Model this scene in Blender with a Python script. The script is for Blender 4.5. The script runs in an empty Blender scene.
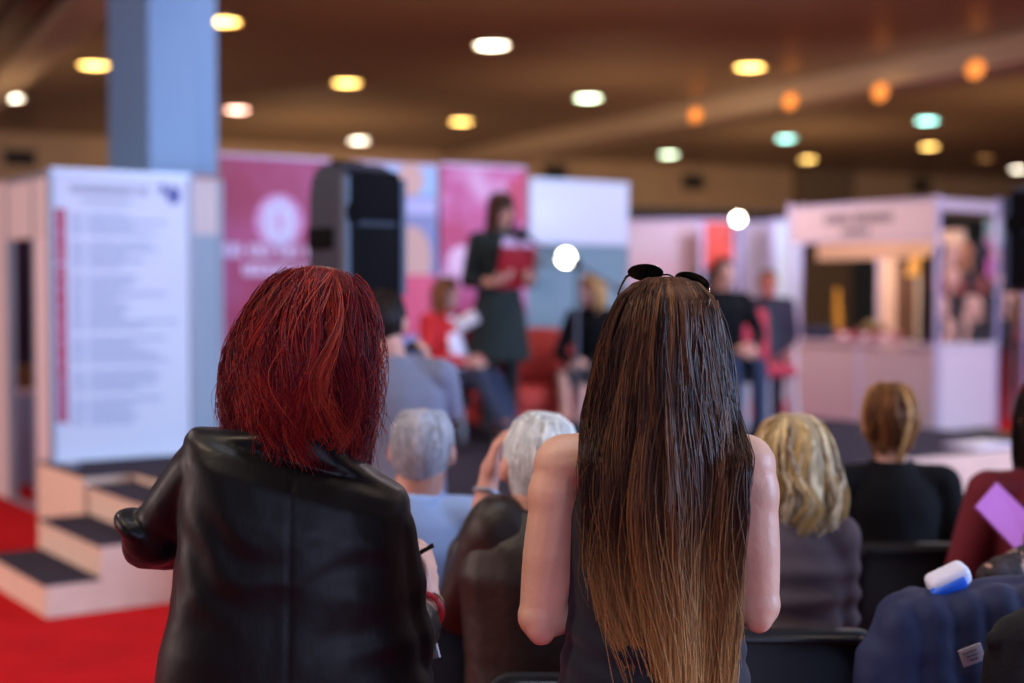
import bpy, bmesh, math, random
import numpy as np
from mathutils import Vector, Matrix, Euler, noise
random.seed(7); rng = np.random.default_rng(7)
SC = bpy.context.scene
COL = SC.collection
PI = math.pi
V = Vector

# ------------------------------------------------------------------ camera
CAM_Z, FPX, HORIZON = 1.58, 1422.2, 290.0
PITCH = math.atan((341.5 - HORIZON) / FPX)
cd = bpy.data.cameras.new('camera'); cam = bpy.data.objects.new('camera', cd); COL.objects.link(cam)
cam.location = (0, 0, CAM_Z); cam.rotation_euler = (PI/2 - PITCH, 0, 0)
cd.sensor_width = 36; cd.lens = 50; cd.clip_end = 200
cd.dof.use_dof = True; cd.dof.focus_distance = 2.36; cd.dof.aperture_fstop = 1.7
SC.camera = cam

def ray(px, py):
    u = (px - 512) / FPX; v = (341.5 - py) / FPX
    c, s = math.cos(PITCH), math.sin(PITCH)
    return V((u, c + v*s, -s + v*c))
def at(px, py, Y):
    r = ray(px, py); t = Y / r.y
    return V((r.x*t, Y, CAM_Z + r.z*t))
def onz(px, py, z):
    r = ray(px, py); t = (z - CAM_Z) / r.z
    return V((r.x*t, r.y*t, z))
TH = math.radians(35)
A = V((-math.sin(TH), math.cos(TH), 0)); B = V((math.cos(TH), math.sin(TH), 0))
def AB(a, b, z=0): return A*a + B*b + V((0, 0, z))

# ------------------------------------------------------------------ materials
def lin(h):
    h = h.lstrip('#'); o = []
    for i in (0, 2, 4):
        v = int(h[i:i+2], 16)/255
        o.append(v/12.92 if v <= .04045 else ((v+.055)/1.055)**2.4)
    return (*o, 1.0)
_M = {}
def mat(name, col, rough=.6, metal=0, spec=.5, bump=0, bscale=40, var=0, vscale=6, sheen=0, attr=None, emit=None, estr=0, col2=None, stretch=(1,1,1), trans=0, coat=0, aniso=0):
    if name in _M: return _M[name]
    m = bpy.data.materials.new(name); m.use_nodes = True
    nt = m.node_tree; N = nt.nodes; L = nt.links
    b = N['Principled BSDF']
    c = lin(col) if isinstance(col, str) else (*col[:3], 1)
    b.inputs['Base Color'].default_value = c
    b.inputs['Roughness'].default_value = rough; b.inputs['Metallic'].default_value = metal
    b.inputs['Specular IOR Level'].default_value = spec
    b.inputs['Sheen Weight'].default_value = sheen; b.inputs['Coat Weight'].default_value = coat
    b.inputs['Transmission Weight'].default_value = trans
    b.inputs['Anisotropic'].default_value = aniso
    tc = N.new('ShaderNodeTexCoord'); mp = N.new('ShaderNodeMapping'); mp.inputs['Scale'].default_value = stretch
    L.new(tc.outputs['Object'], mp.inputs['Vector'])
    if var or col2:
        n = N.new('ShaderNodeTexNoise'); n.inputs['Scale'].default_value = vscale; n.inputs['Detail'].default_value = 4
        L.new(mp.outputs[0], n.inputs['Vector'])
        r = N.new('ShaderNodeValToRGB'); r.color_ramp.elements[0].position = .35; r.color_ramp.elements[1].position = .65
        if col2: c2 = lin(col2)
        else: c2 = tuple(min(1, x*(1+var)) for x in c[:3]) + (1,)
        r.color_ramp.elements[0].color = c if col2 else tuple(x*(1-var) for x in c[:3]) + (1,)
        r.color_ramp.elements[1].color = c2
        L.new(n.outputs['Fac'], r.inputs['Fac']); L.new(r.outputs['Color'], b.inputs['Base Color'])
    if attr:
        a = N.new('ShaderNodeAttribute'); a.attribute_name = attr
        L.new(a.outputs['Color'], b.inputs['Base Color'])
    if bump:
        n2 = N.new('ShaderNodeTexNoise'); n2.inputs['Scale'].default_value = bscale; n2.inputs['Detail'].default_value = 3
        L.new(mp.outputs[0], n2.inputs['Vector'])
        bp = N.new('ShaderNodeBump'); bp.inputs['Strength'].default_value = bump; bp.inputs['Distance'].default_value = .01
        L.new(n2.outputs['Fac'], bp.inputs['Height']); L.new(bp.outputs['Normal'], b.inputs['Normal'])
    if emit:
        b.inputs['Emission Color'].default_value = lin(emit); b.inputs['Emission Strength'].default_value = estr
    _M[name] = m; return m

# ------------------------------------------------------------------ mesh builder
class MB:
    def __init__(s): s.v = []; s.f = []
    def add(s, vs, fs):
        o = len(s.v); s.v += [tuple(p) for p in vs]; s.f += [tuple(i+o for i in f) for f in fs]; return s
    def box(s, c, size, rot=None):
        x, y, z = (q/2 for q in size); c = V(c)
        ps = [V((i, j, k)) for i in (-x, x) for j in (-y, y) for k in (-z, z)]
        if rot is not None: ps = [rot @ p for p in ps]
        return s.add([p + c for p in ps], [(0,1,3,2),(4,6,7,5),(0,4,5,1),(2,3,7,6),(0,2,6,4),(1,5,7,3)])
    def slab(s, pts, z0, z1):
        n = len(pts)
        return s.add([(p[0], p[1], z0) for p in pts] + [(p[0], p[1], z1) for p in pts],
            [tuple(range(n-1, -1, -1)), tuple(range(n, 2*n))] + [(i, (i+1) % n, n+(i+1) % n, n+i) for i in range(n)])
    def bar(s, p, q, w, h, up=(0, 0, 1)):
        p, q = V(p), V(q); d = (q-p).normalized(); u = V(up)
        if abs(d.dot(u)) > .99: u = V((0, 1, 0))
        r = d.cross(u).normalized(); u = r.cross(d)
        R = Matrix((r, d, u)).transposed()
        return s.box((p+q)/2, (w, (q-p).length, h), R)
    def rbox(s, c, size, r=.01, rot=None, seg=3):
        bm = bmesh.new(); bmesh.ops.create_cube(bm, size=1)
        for v in bm.verts: v.co = V((v.co.x*size[0], v.co.y*size[1], v.co.z*size[2]))
        bmesh.ops.bevel(bm, geom=bm.edges[:], offset=min(r, min(size)*.49), segments=seg, profile=.5, affect='EDGES')
        bm.verts.index_update()
        R = rot if rot is not None else Matrix.Identity(3)
        s.add([R @ v.co + V(c) for v in bm.verts], [[v.index for v in f.verts] for f in bm.faces]); bm.free(); return s
    def rings(s, rings, close=True):
        k = len(rings[0]); o = len(s.v)
        for r in rings: s.v += [tuple(p) for p in r]
        for i in range(len(rings)-1):
            for j in range(k):
                a, b = o+i*k+j, o+i*k+(j+1) % k
                s.f.append((a, b, b+k, a+k))
        if close:
            s.f.append(tuple(o+j for j in range(k-1, -1, -1))); e = o+(len(rings)-1)*k
            s.f.append(tuple(e+j for j in range(k)))
        return s
    def loft(s, secs, n=24, R=None, pw=2.0):
        rs = []
        for si, (c, rx, ry) in enumerate(secs):
            c = V(c); r = []; Rk = R[si] if isinstance(R, list) else R
            for j in range(n):
                t = 2*PI*j/n; cx, sx = math.cos(t), math.sin(t)
                p = V((rx*math.copysign(abs(cx)**(2/pw), cx), ry*math.copysign(abs(sx)**(2/pw), sx), 0))
                if Rk is not None: p = Rk @ p
                r.append(c+p)
            rs.append(r)
        return s.rings(rs)
    def tube(s, pts, rad, n=10, close=True):
        pts = [V(p) for p in pts]; m = len(pts)
        rad = rad if isinstance(rad, (list, tuple)) else [rad]*m
        rs = []; u = None
        for i, p in enumerate(pts):
            d = (pts[min(i+1, m-1)] - pts[max(i-1, 0)]).normalized()
            if u is None: u = d.orthogonal().normalized()
            u = (u - d*u.dot(d)).normalized(); w = d.cross(u)
            rs.append([p + (u*math.cos(2*PI*j/n) + w*math.sin(2*PI*j/n))*rad[i] for j in range(n)])
        return s.rings(rs, close)
    def cap(s, p, q, r0, r1, n=14):          # round cone
        p, q = V(p), V(q); d = q-p; L = d.length
        if L < 1e-6: return s.ell(p, (r0, r0, r0))
        d.normalize(); pts = []; rad = []
        for t in (85, 65, 40, 18): pts.append(p - d*r0*math.sin(math.radians(t))); rad.append(r0*math.cos(math.radians(t)))
        pts += [p, q]; rad += [r0, r1]
        for t in (18, 40, 65, 85): pts.append(q + d*r1*math.sin(math.radians(t))); rad.append(r1*math.cos(math.radians(t)))
        return s.tube(pts, rad, n)
    def chain(s, pts, rads, n=14):
        for i in range(len(pts)-1): s.cap(pts[i], pts[i+1], rads[i], rads[i+1], n)
        return s
    def ell(s, c, r, R=None, n=18, m=12):
        c = V(c); rs = []
        for i in range(1, m):
            t = PI*i/m; row = []
            for j in range(n):
                f = 2*PI*j/n
                p = V((r[0]*math.sin(t)*math.cos(f), r[1]*math.sin(t)*math.sin(f), -r[2]*math.cos(t)))
                if R is not None: p = R @ p
                row.append(c+p)
            rs.append(row)
        return s.rings(rs)
    def disc(s, c, ru, rv, U, W, th=.002, n=28):
        c, U, W = V(c), V(U).normalized(), V(W).normalized(); nn = U.cross(W)*th/2
        r = [U*ru*math.cos(2*PI*j/n) + W*rv*math.sin(2*PI*j/n) for j in range(n)]
        return s.rings([[c-nn+p for p in r], [c+nn+p for p in r]])
    def xf(s, M): s.v = [tuple(M @ V(p)) for p in s.v]; return s
    def build(s, name, m, parent=None, smooth=True, ang=None):
        me = bpy.data.meshes.new(name); me.from_pydata(s.v, [], s.f); me.update()
        bm = bmesh.new(); bm.from_mesh(me); bmesh.ops.recalc_face_normals(bm, faces=bm.faces); bm.to_mesh(me); bm.free()
        return link(name, me, m, parent, smooth, ang)
def link(name, me, m, parent=None, smooth=True, ang=None):
    o = bpy.data.objects.new(name, me); COL.objects.link(o)
    if m: me.materials.append(m)
    if smooth:
        me.polygons.foreach_set('use_smooth', [True]*len(me.polygons))
        me.set_sharp_from_angle(angle=math.radians(ang or 40))
    if parent: o.parent = parent
    return o
def tag(o, label=None, cat=None, group=None, kind=None):
    if label: o['label'] = label
    if cat: o['category'] = cat
    if group: o['group'] = group
    if kind: o['kind'] = kind
    return o
def empty(name, loc, label=None, cat=None, group=None, rz=0):
    o = bpy.data.objects.new(name, None); COL.objects.link(o); o.location = loc; o.rotation_euler = (0, 0, rz)
    o.empty_display_size = .1
    return tag(o, label, cat, group)
def copy_tree(o, parent=None):
    c = o.copy(); COL.objects.link(c)
    if parent: c.parent = parent
    for ch in list(o.children): copy_tree(ch, c)
    return c
def remesh(mb, name, m, parent, vox=.008, smooth=3, disp=None, fac=.5):
    """fuse overlapping closed shapes into one continuous smooth surface"""
    me = bpy.data.meshes.new(name + '_raw'); me.from_pydata(mb.v, [], mb.f); me.update()
    bm = bmesh.new(); bm.from_mesh(me); bmesh.ops.recalc_face_normals(bm, faces=bm.faces); bm.to_mesh(me); bm.free()
    o = bpy.data.objects.new(name + '_raw', me); COL.objects.link(o)
    r = o.modifiers.new('r', 'REMESH'); r.mode = 'VOXEL'; r.voxel_size = vox
    if smooth:
        sm = o.modifiers.new('s', 'SMOOTH'); sm.factor = fac; sm.iterations = smooth
    dg = bpy.context.evaluated_depsgraph_get(); dg.update()
    ev = o.evaluated_get(dg); out = bpy.data.meshes.new_from_object(ev)
    bpy.data.objects.remove(o); bpy.data.meshes.remove(me)
    out.name = name
    if disp:
        n = len(out.vertices); nr = [v.normal.copy() for v in out.vertices]
        for v, q in zip(out.vertices, nr): v.co += q*disp(v.co)
    return link(name, out, m, parent, True, 180)

# ------------------------------------------------------------------ hair strands
def strands_mesh(name, P, R, C, m, parent, base=None):
    """P (N,K,3) centre lines, R (N,K) radii, C (N,K,3) colours -> ONE mesh of thin tapered tubes; base = (verts, faces, colours)"""
    N, K, _ = P.shape
    T = np.gradient(P, axis=1); T /= np.linalg.norm(T, axis=2, keepdims=True) + 1e-9
    ref = np.array([.31, .87, .38]); U = np.cross(T, ref); U /= np.linalg.norm(U, axis=2, keepdims=True) + 1e-9
    W = np.cross(T, U)
    rows = []
    for j in range(3):
        a = 2*PI*j/3; rows.append(P + (U*math.cos(a) + W*math.sin(a))*R[..., None])
    vs = np.stack(rows, 2).reshape(-1, 3)
    cs = np.repeat(C[:, :, None, :], 3, 2).reshape(-1, 3)
    idx = np.arange(N*K*3).reshape(N, K, 3)
    q = []
    for j in range(3):
        a = idx[:, :-1, j]; b = idx[:, :-1, (j+1) % 3]; c = idx[:, 1:, (j+1) % 3]; d = idx[:, 1:, j]
        q.append(np.stack([a, b, c, d], -1).reshape(-1, 4))
    f = np.concatenate(q)
    if base is not None:
        bv, bf, bc = base
        f = np.concatenate([f, bf + len(vs)]); vs = np.concatenate([vs, bv]); cs = np.concatenate([cs, bc])
    me = bpy.data.meshes.new(name)
    me.vertices.add(len(vs)); me.vertices.foreach_set('co', vs.astype(np.float32).ravel())
    me.loops.add(len(f)*4); me.loops.foreach_set('vertex_index', f.astype(np.int32).ravel())
    me.polygons.add(len(f)); me.polygons.foreach_set('loop_start', np.arange(0, len(f)*4, 4, dtype=np.int32))
    me.update(calc_edges=True); me.validate()
    ca = me.color_attributes.new('strand_colour', 'FLOAT_COLOR', 'POINT')
    c4 = np.ones((len(vs), 4), np.float32); c4[:, :3] = cs; ca.data.foreach_set('color', c4.ravel())
    return link(name, me, m, parent, True, 180)

def hair(parent, M, prof, send, cols, N=900, K=9, rad=.0016, layer=.16, wob=.05, wfreq=2.2, clumps=60, s0max=.5, s0min=0.0, tipcol=None, m=None,
         phimax=PI, tipspread=.06, base=True, basecut=.93, flick=0.0, taper=.35, basescale=.9, name='hair', seed=1, endvar=.12, cx=None, scale=1.0, conv=.65, fly=.0025, drape=0):
    """prof rows: (s, rx, ry_back, ry_front, z). phi 0 = back of the head."""
    g = np.random.default_rng(seed)
    S, RX, RB, RF, Z = (np.array(c, float) for c in zip(*prof))
    CX = np.array(cx, float) if cx is not None else np.zeros_like(S)
    def pos(phi, s, k):
        s = np.clip(s, 0, S[-1]*1.15)
        ex = np.maximum(s - S[-1], 0)
        c = np.cos(phi)
        if drape: c = np.maximum(c, -1 + (1 + drape)*np.clip((s-.30)/.16, 0, 1)**.6)
        rb, rf = np.interp(s, S, RB), np.interp(s, S, RF)
        w = .5 + .5*np.tanh(c*4)
        ry = rb*w + rf*(1-w)
        x = np.interp(s, S, RX)*np.sin(phi)*k + np.interp(s, S, CX); y = -ry*c*k
        dz = (Z[-1]-Z[-2])/(S[-1]-S[-2])
        z = np.interp(s, S, Z) + ex*dz + (k-1)*.05*np.exp(-s*4)
        return np.stack([x, y, z], -1)
    cl_phi = g.uniform(-phimax, phimax, clumps); cl_k = g.uniform(0, 1, clumps); cl_c = g.integers(0, len(cols), clumps); cl_end = g.normal(0, endvar, clumps); cl_w = g.uniform(0, 2*PI, clumps)
    phi0 = g.uniform(-phimax, phimax, N)
    dist = np.abs(phi0[:, None] - cl_phi[None, :]) + g.uniform(0, .12, (N, clumps))
    ci = dist.argmin(1)
    se = send(phi0)*(1 + cl_end[ci] + g.normal(0, endvar*.35, N))
    s0 = g.uniform(s0min, 1, N)**1.3*s0max*np.minimum(1, se)
    s0 = np.maximum(s0, s0min)
    t = np.linspace(0, 1, K)[None, :]
    s = s0[:, None] + (se - s0)[:, None]*t
    phi = phi0[:, None] + (cl_phi[ci]-phi0)[:, None]*(conv*t**1.3) + wob*np.sin(wfreq*PI*s + cl_w[ci][:, None])*t + g.normal(0, tipspread, N)[:, None]*t**2
    kk = 1 - layer*(1 - cl_k[ci])[:, None] + g.normal(0, .012, N)[:, None]
    k = (1-layer) + (kk - (1-layer))*np.clip(t*3, 0, 1) + flick*g.uniform(-.3, 1, N)[:, None]*np.clip(t-.75, 0, 1)*4*.25
    P = pos(phi, s, k)
    P += (np.sin(t*7 + cl_w[ci][:, None])*fly)[..., None]*np.array([1, .4, 0])
    fr = g.uniform(3, 9, N)[:, None]; fp = g.uniform(0, 6.28, N)[:, None]; fa_ = g.uniform(0, 1, N)[:, None]**2*fly*1.3
    P += (np.sin(t*fr + fp)*fa_*t)[..., None]*np.array([1, .5, .2])
    R = rad*g.uniform(.7, 1.2, N)[:, None]*(1 - (1-taper)*t**3)
    C = np.array([lin(c)[:3] if isinstance(c, str) else c for c in cols])
    cc = C[np.where(g.random(N) < .8, cl_c[ci], g.integers(0, len(cols), N))]*g.uniform(.75, 1.25, N)[:, None]
    CC = np.repeat(cc[:, None, :], K, 1)
    if tipcol is not None:
        tc, start, amt = tipcol; tc = np.array(lin(tc)[:3])
        w = np.clip((s - start)/(1 - start + 1e-6), 0, 1)*amt*g.uniform(.3, 1.2, N)[:, None]
        CC = CC*(1-w[..., None]) + tc*w[..., None]
    Mn = np.array(M) @ np.diag([scale, scale, scale, 1.0])
    tr = lambda p: p @ Mn[:3, :3].T + Mn[:3, 3]
    bs = None
    if base:
        nu, nv = 48, 16
        ph = np.linspace(-phimax, phimax, nu)
        sm = (send(ph)*basecut)[:, None]*np.linspace(s0min if s0min > .05 else 0.0, 1, nv)[None, :]
        sm = np.maximum(sm, s0min)
        bv = pos(ph[:, None]*np.ones((1, nv)), sm, np.full((nu, nv), basescale))
        bv = bv.reshape(-1, 3); id_ = np.arange(nu*nv).reshape(nu, nv)
        bf = np.stack([id_[:-1, :-1], id_[1:, :-1], id_[1:, 1:], id_[:-1, 1:]], -1).reshape(-1, 4)
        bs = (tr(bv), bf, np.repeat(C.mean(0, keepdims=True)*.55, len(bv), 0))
    return strands_mesh(name, tr(P), R, CC, m or MH, parent, bs)

MH = mat('hair_fibre', '#402018', .42, spec=.16, attr='strand_colour')
MHM = mat('hair_fibre_matte', '#402018', .6, spec=.3, attr='strand_colour')
HCOL = (0, 0)
def full(phi): return np.ones_like(phi)

# ------------------------------------------------------------------ figures
def hand(mb, wrist, d, palm, side, curl=.5, spread=.05, thumb=.5, k=1.0, fr=1.0):
    """palm + four jointed fingers + thumb. d: pointing direction, palm: palm normal, side +1: thumb towards d x palm"""
    d = V(d).normalized(); pn = V(palm); pn = (pn - d*pn.dot(d)).normalized(); x = d.cross(pn)*side
    w = V(wrist)
    mb.ell(w + d*.045*k, (.038*k, .050*k, .015*k), Matrix((x, d, pn)).transposed(), 14, 10)
    mb.cap(w - d*.02*k, w + d*.03*k, .024*k, .026*k)
    for i, (ox, L, r) in enumerate(((.028, .075, .0085), (.0095, .083, .009), (-.0095, .077, .0085), (-.027, .060, .0075))):
        b = w + (x*ox + d*.082)*k; dd = (d + x*(ox*spread*20)).normalized(); p = b; pd = dd; a = 0
        mb.cap(w + (x*ox*.8 + d*.05)*k, b, .011*k*fr, r*k*fr, 10)
        for j, fl in enumerate((.45, .32, .23)):
            a = curl*(.5 + .55*j) + .06*i
            q = p + (pd*math.cos(a) + pn*math.sin(a))*L*fl*k
            mb.cap(p, q, r*k*fr*(1-.08*j), r*k*fr*(.92-.08*j), 10); p = q
    tb = w + (x*.030 + d*.025)*k; td = (x*.75 + d*.65 + pn*.25*thumb).normalized()
    q = tb + td*.040*k; mb.cap(tb, q, .014*k, .011*k*fr, 10)
    q2 = q + (td*.5 + d*.7 + pn*.5*thumb).normalized()*.030*k; mb.cap(q, q2, .011*k*fr, .008*k*fr, 10)

def headM(c, yaw, pitch, roll, k): return Matrix.Translation(V(c)) @ Euler((pitch, roll, yaw), 'ZYX').to_matrix().to_4x4() @ Matrix.Scale(k, 4)
def head_prims(mb, M):
    t = MB()
    t.ell((0, -.012, .030), (.074, .095, .088)); t.ell((0, .022, -.025), (.064, .072, .088)); t.ell((0, .062, -.088), (.030, .028, .026))
    t.ell((0, .030, -.070), (.052, .055, .040)); t.cap((0, .088, .012), (0, .112, -.024), .010, .014); t.ell((0, .100, -.030), (.019, .012, .009))
    t.ell((.032, .072, -.022), (.022, .018, .020)); t.ell((-.032, .072, -.022), (.022, .018, .020)); t.ell((0, .080, .028), (.046, .014, .010))
    for s in (-1, 1):
        t.ell((s*.083, -.008, -.008), (.013, .023, .034), Euler((.15, 0, s*-.35)).to_matrix())
    t.xf(M); mb.add(t.v, t.f)

SKIN = mat('skin', '#c99a86', .5, spec=.35, var=.10, vscale=22, bump=.04, bscale=160)
SKINP = mat('skin_pink', '#c08d7d', .5, spec=.35, var=.14, vscale=18)
EYE = mat('eye', '#2a2320', .15); LIP = mat('lip', '#a4504c', .45)
SHOE = mat('shoe_black', '#101012', .4)
def person(loc, label, group=None, yaw=0, H=1.70, fem=True, sit=False, seat=.46, lean=(0, 0), head=(0, 0, 0), eL=None, wL=None, eR=None, wR=None,
           skin=None, top=None, sleeve='long', bottom=None, skirt=None, shoes=None, vox=.010, hands=('relax', 'relax'), sroll=0, bulk=1.0, knees=None, ankles=None,
           palmL=None, palmR=None, dL=None, dR=None, disp=None, topname='shirt', ft=1.0, face=True, hem=0, sw=None, headoff=(0, 0, 0), voxtop=None, flare=0, SLo=None, SRo=None):
    k = H/1.70
    r = empty('person', loc, label, 'person', group, yaw)
    skin = skin or SKIN
    pz = seat + .095 if sit else .93*k
    pel = V((0, 0, pz)); N = pel + V((lean[0], lean[1], math.sqrt(max(.05, (.52*k)**2 - lean[0]**2 - lean[1]**2))))
    C = N + V((0, .022*k, .150*k)) + V(headoff) + V((lean[0]*.12, lean[1]*.12, 0))
    sw = sw or (.165 if fem else .195)*k
    rr = Matrix.Rotation(sroll, 3, 'Y')
    SL, SR = N + rr @ V((-sw, -.005, -.055*k)), N + rr @ V((sw, -.005, -.055*k))
    if SLo is not None: SL = V(SLo)
    if SRo is not None: SR = V(SRo)
    up, fo = .275*k, .245*k
    eL = V(eL) if eL is not None else SL + V((-.05, -.02, -up)); eR = V(eR) if eR is not None else SR + V((.05, -.02, -up))
    wL = V(wL) if wL is not None else eL + V((.03, .12, -.20))*k; wR = V(wR) if wR is not None else eR + V((-.03, .12, -.20))*k
    hw = .088*k; hips = [pel + V((s*hw, 0, -.02)) for s in (-1, 1)]
    if knees is None:
        if sit: knees = [V((s*.10, .42*k, seat + .055)) for s in (-1, 1)]
        else: knees = [V((s*.085, .015, .49*k)) for s in (-1, 1)]
    else: knees = [V(q) for q in knees]
    if ankles is None:
        if sit: ankles = [V((q.x, q.y + .03, .085)) for q in knees]
        else: ankles = [V((s*.09, -.01, .085)) for s in (-1, 1)]
    else: ankles = [V(q) for q in ankles]
    HM = headM(C, *head, k)
    sp = lambda t, y=0: pel.lerp(N, t) + V((0, y, 0))
    f = bulk
    def torso(mb, e, top=True):
        w = (.172, .138, .15, .168) if fem else (.172, .160, .175, .190)
        secs = [(pel + V((0, 0, -.09 - hem)), (w[0] + flare)*k*f+e, (.115 + flare*.6)*k*f+e), (sp(.02), w[0]*k*f+e, .118*k*f+e), (sp(.2), w[1]*k*f*1.05+e, .105*k*f+e), (sp(.36), w[1]*k*f+e, .098*k*f+e),
                (sp(.55, .005), w[2]*k*f+e, .108*k*f+e), (sp(.75, .005), w[3]*k*f+e, .112*k*f+e), (sp(.88), w[3]*.86*k*f+e, .092*k*f+e), (sp(.97), .085*k+e, .066*k+e), (N + V((0, .004, .02*k)), .056*k+e, .054*k+e)]
        mb.loft(secs, 28)
    body = MB()
    head_prims(body, HM)
    body.cap(N + V((0, 0, -.05)), C + V((0, -.02*k, -.05*k)), .057*k if fem else .069*k, .052*k if fem else .066*k)
    torso(body, -.004)
    for S, e, w, sd, mode, pal, dd in ((SL, eL, wL, -1, hands[0], palmL, dL), (SR, eR, wR, 1, hands[1], palmR, dR)):
        body.cap(N + V((0, 0, -.05*k)), S, .055*k, .050*k)
        mid = S.lerp(e, .45)
        body.chain([S, mid, e], [.050*k, .045*k, .036*k]); m2 = e.lerp(w, .3); body.chain([e, m2, w], [.037*k, .039*k, .026*k])
        if mode != 'none':
            d = V(dd) if dd is not None else (w-e)
            pn = V(pal) if pal is not None else V((-sd, 0, -.3))
            cur = {'relax': .45, 'grip': 1.05, 'flat': .15, 'pinch': .8}[mode]
            hand(body, w, d, pn, 1 if sd*0 == 0 and (d.cross(pn)).dot(V((0, .6, .5))) > 0 else -1, cur, k=.98*k if fem else 1.06*k, fr=1.0 if vox < .007 else 1.15)
    for i in (0, 1):
        body.chain([hips[i], knees[i], ankles[i]], [.080*k, .053*k, .036*k])
        fd = V((0, 1, 0)); body.cap(ankles[i] + V((0, -.03, -.045)), ankles[i] + V((0, .13*k, -.055)), .035*k, .028*k)
    bo = remesh(body, 'body', skin, r, vox, 3)
    if face:
        for s in (-1, 1): MB().ell((s*.031, .083, .006), (.013, .008, .007), n=10, m=8).xf(HM).build('eye', EYE, r)
        MB().ell((0, .092, -.058), (.023, .010, .0075), n=12, m=8).xf(HM).build('mouth', LIP, r)
    if top:
        t = MB(); torso(t, .014)
        for S, e, w, sd in ((SL, eL, wL, -1), (SR, eR, wR, 1)):
            if sleeve in ('long', 'short', 'three'):
                t.cap(N + V((sd*.03, -.002, -.045*k)), S, .060*k, .062*k)
                t.chain([S, S.lerp(e, .45), e], [.064*k*ft, .061*k*ft, .054*k*ft] if sleeve != 'short' else [.064*k, .060*k, .050*k]) if sleeve != 'short' else t.chain([S, S.lerp(e, .62)], [.064*k, .062*k])
                if sleeve == 'long': t.chain([e, e.lerp(w, .35), e.lerp(w, .93)], [.054*k*ft, .050*k*ft, .038*k*ft])
                if sleeve == 'three': t.chain([e, e.lerp(w, .5)], [.053*k*ft, .047*k*ft])
            else:
                t.cap(N + V((sd*.03, -.002, -.035*k)), N + V((sd*sw*.62, -.002, -.045*k)), .058*k, .050*k)
        remesh(t, topname, top, r, voxtop or vox, 4, disp)
    if skirt:
        skirt(r, pel, k)
    if bottom:
        t = MB(); t.ell(pel + V((0, 0, -.01)), ((.182 if fem else .18)*k*f, .135*k*f, .13*k))
        for i in (0, 1): t.chain([hips[i], knees[i], ankles[i] + V((0, 0, .0))], [.098*k*f, .072*k, .056*k])
        remesh(t, 'trousers', bottom, r, vox*1.2, 4)
    for i in (0, 1):
        t = MB(); a = ankles[i]
        t.cap(V((a.x, a.y - .04, .048)), V((a.x*1.05, a.y + .15*k, .036)), .044*k, .036*k); t.cap(V((a.x, a.y - .02, .06)), a + V((0, 0, .02)), .043*k, .044*k)
        t.v = [(x, y, max(z, .002)) for x, y, z in t.v]
        t.build('shoe', shoes or SHOE, r)
    return r, HM, dict(N=N, C=C, SL=SL, SR=SR, eL=eL, eR=eR, wL=wL, wR=wR, pel=pel)

def wrinkle(scale=9, amp=.006, stretch=(1, 1, .45), seed=0):
    def f(co):
        p = V((co.x*stretch[0]*scale + seed*3.1, co.y*stretch[1]*scale, co.z*stretch[2]*scale + seed))
        a = noise.noise(p); b = noise.noise(p*2.1 + V((5, 3, 1)))
        return amp*((1-abs(a)*2.2)*.6 + b*.45)
    return f

# profiles (s, rx, ry_back, ry_front, z) in head units (head centre at 0, top .118)
P_SHORT = [(0, .0, .0, .0, .131), (.1, .035, .04, .04, .127), (.25, .064, .078, .078, .105), (.45, .083, .108, .092, .058), (.6, .086, .113, .094, .02), (.75, .080, .105, .088, -.022), (.9, .066, .090, .078, -.062), (1, .052, .074, .066, -.088)]
P_MED = [(0, 0, 0, 0, .136), (.08, .040, .045, .045, .132), (.2, .075, .09, .088, .108), (.35, .098, .118, .10, .055), (.5, .104, .125, .10, .0), (.65, .106, .125, .098, -.055), (.8, .104, .118, .09, -.11), (1, .095, .105, .08, -.17)]
P_LONG = [(0, 0, 0, 0, .136), (.06, .040, .045, .045, .131), (.15, .076, .09, .088, .105), (.26, .095, .115, .10, .05), (.38, .10, .12, .10, -.02), (.5, .10, .115, .095, -.09), (.65, .11, .11, .10, -.17), (.8, .12, .105, .12, -.25), (1, .115, .11, .125, -.36)]
def send_face(front, back=1.0, edge=1.9):
    return lambda p: np.where(np.abs(p) > edge, front, back) * 1.0

# ------------------------------------------------------------------ the hall
TB = math.radians(27)
AH = V((-math.sin(TB), math.cos(TB), 0)); BH = V((math.cos(TB), math.sin(TB), 0))
CEIL = 5.0
M_CARPET = mat('red_carpet', '#b81219', .95, spec=.1, bump=.25, bscale=260, var=.10, vscale=3)
M_DECK = mat('stage_carpet', '#383440', .95, spec=.1, bump=.25, bscale=260, var=.12, vscale=5)
M_STAGE = mat('stage_board', '#dcc0ac', .6, spec=.3, var=.05, vscale=8)
M_PANEL = mat('panel_white', '#e2d3da', .45, spec=.35, var=.015, vscale=3)
M_ALU = mat('aluminium', '#9096a4', .5, metal=.4)
M_WHITE = mat('white_print', '#e4e8f2', .5, spec=.3)
M_BLACK = mat('black_plastic', '#15171c', .45, spec=.4)

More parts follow.
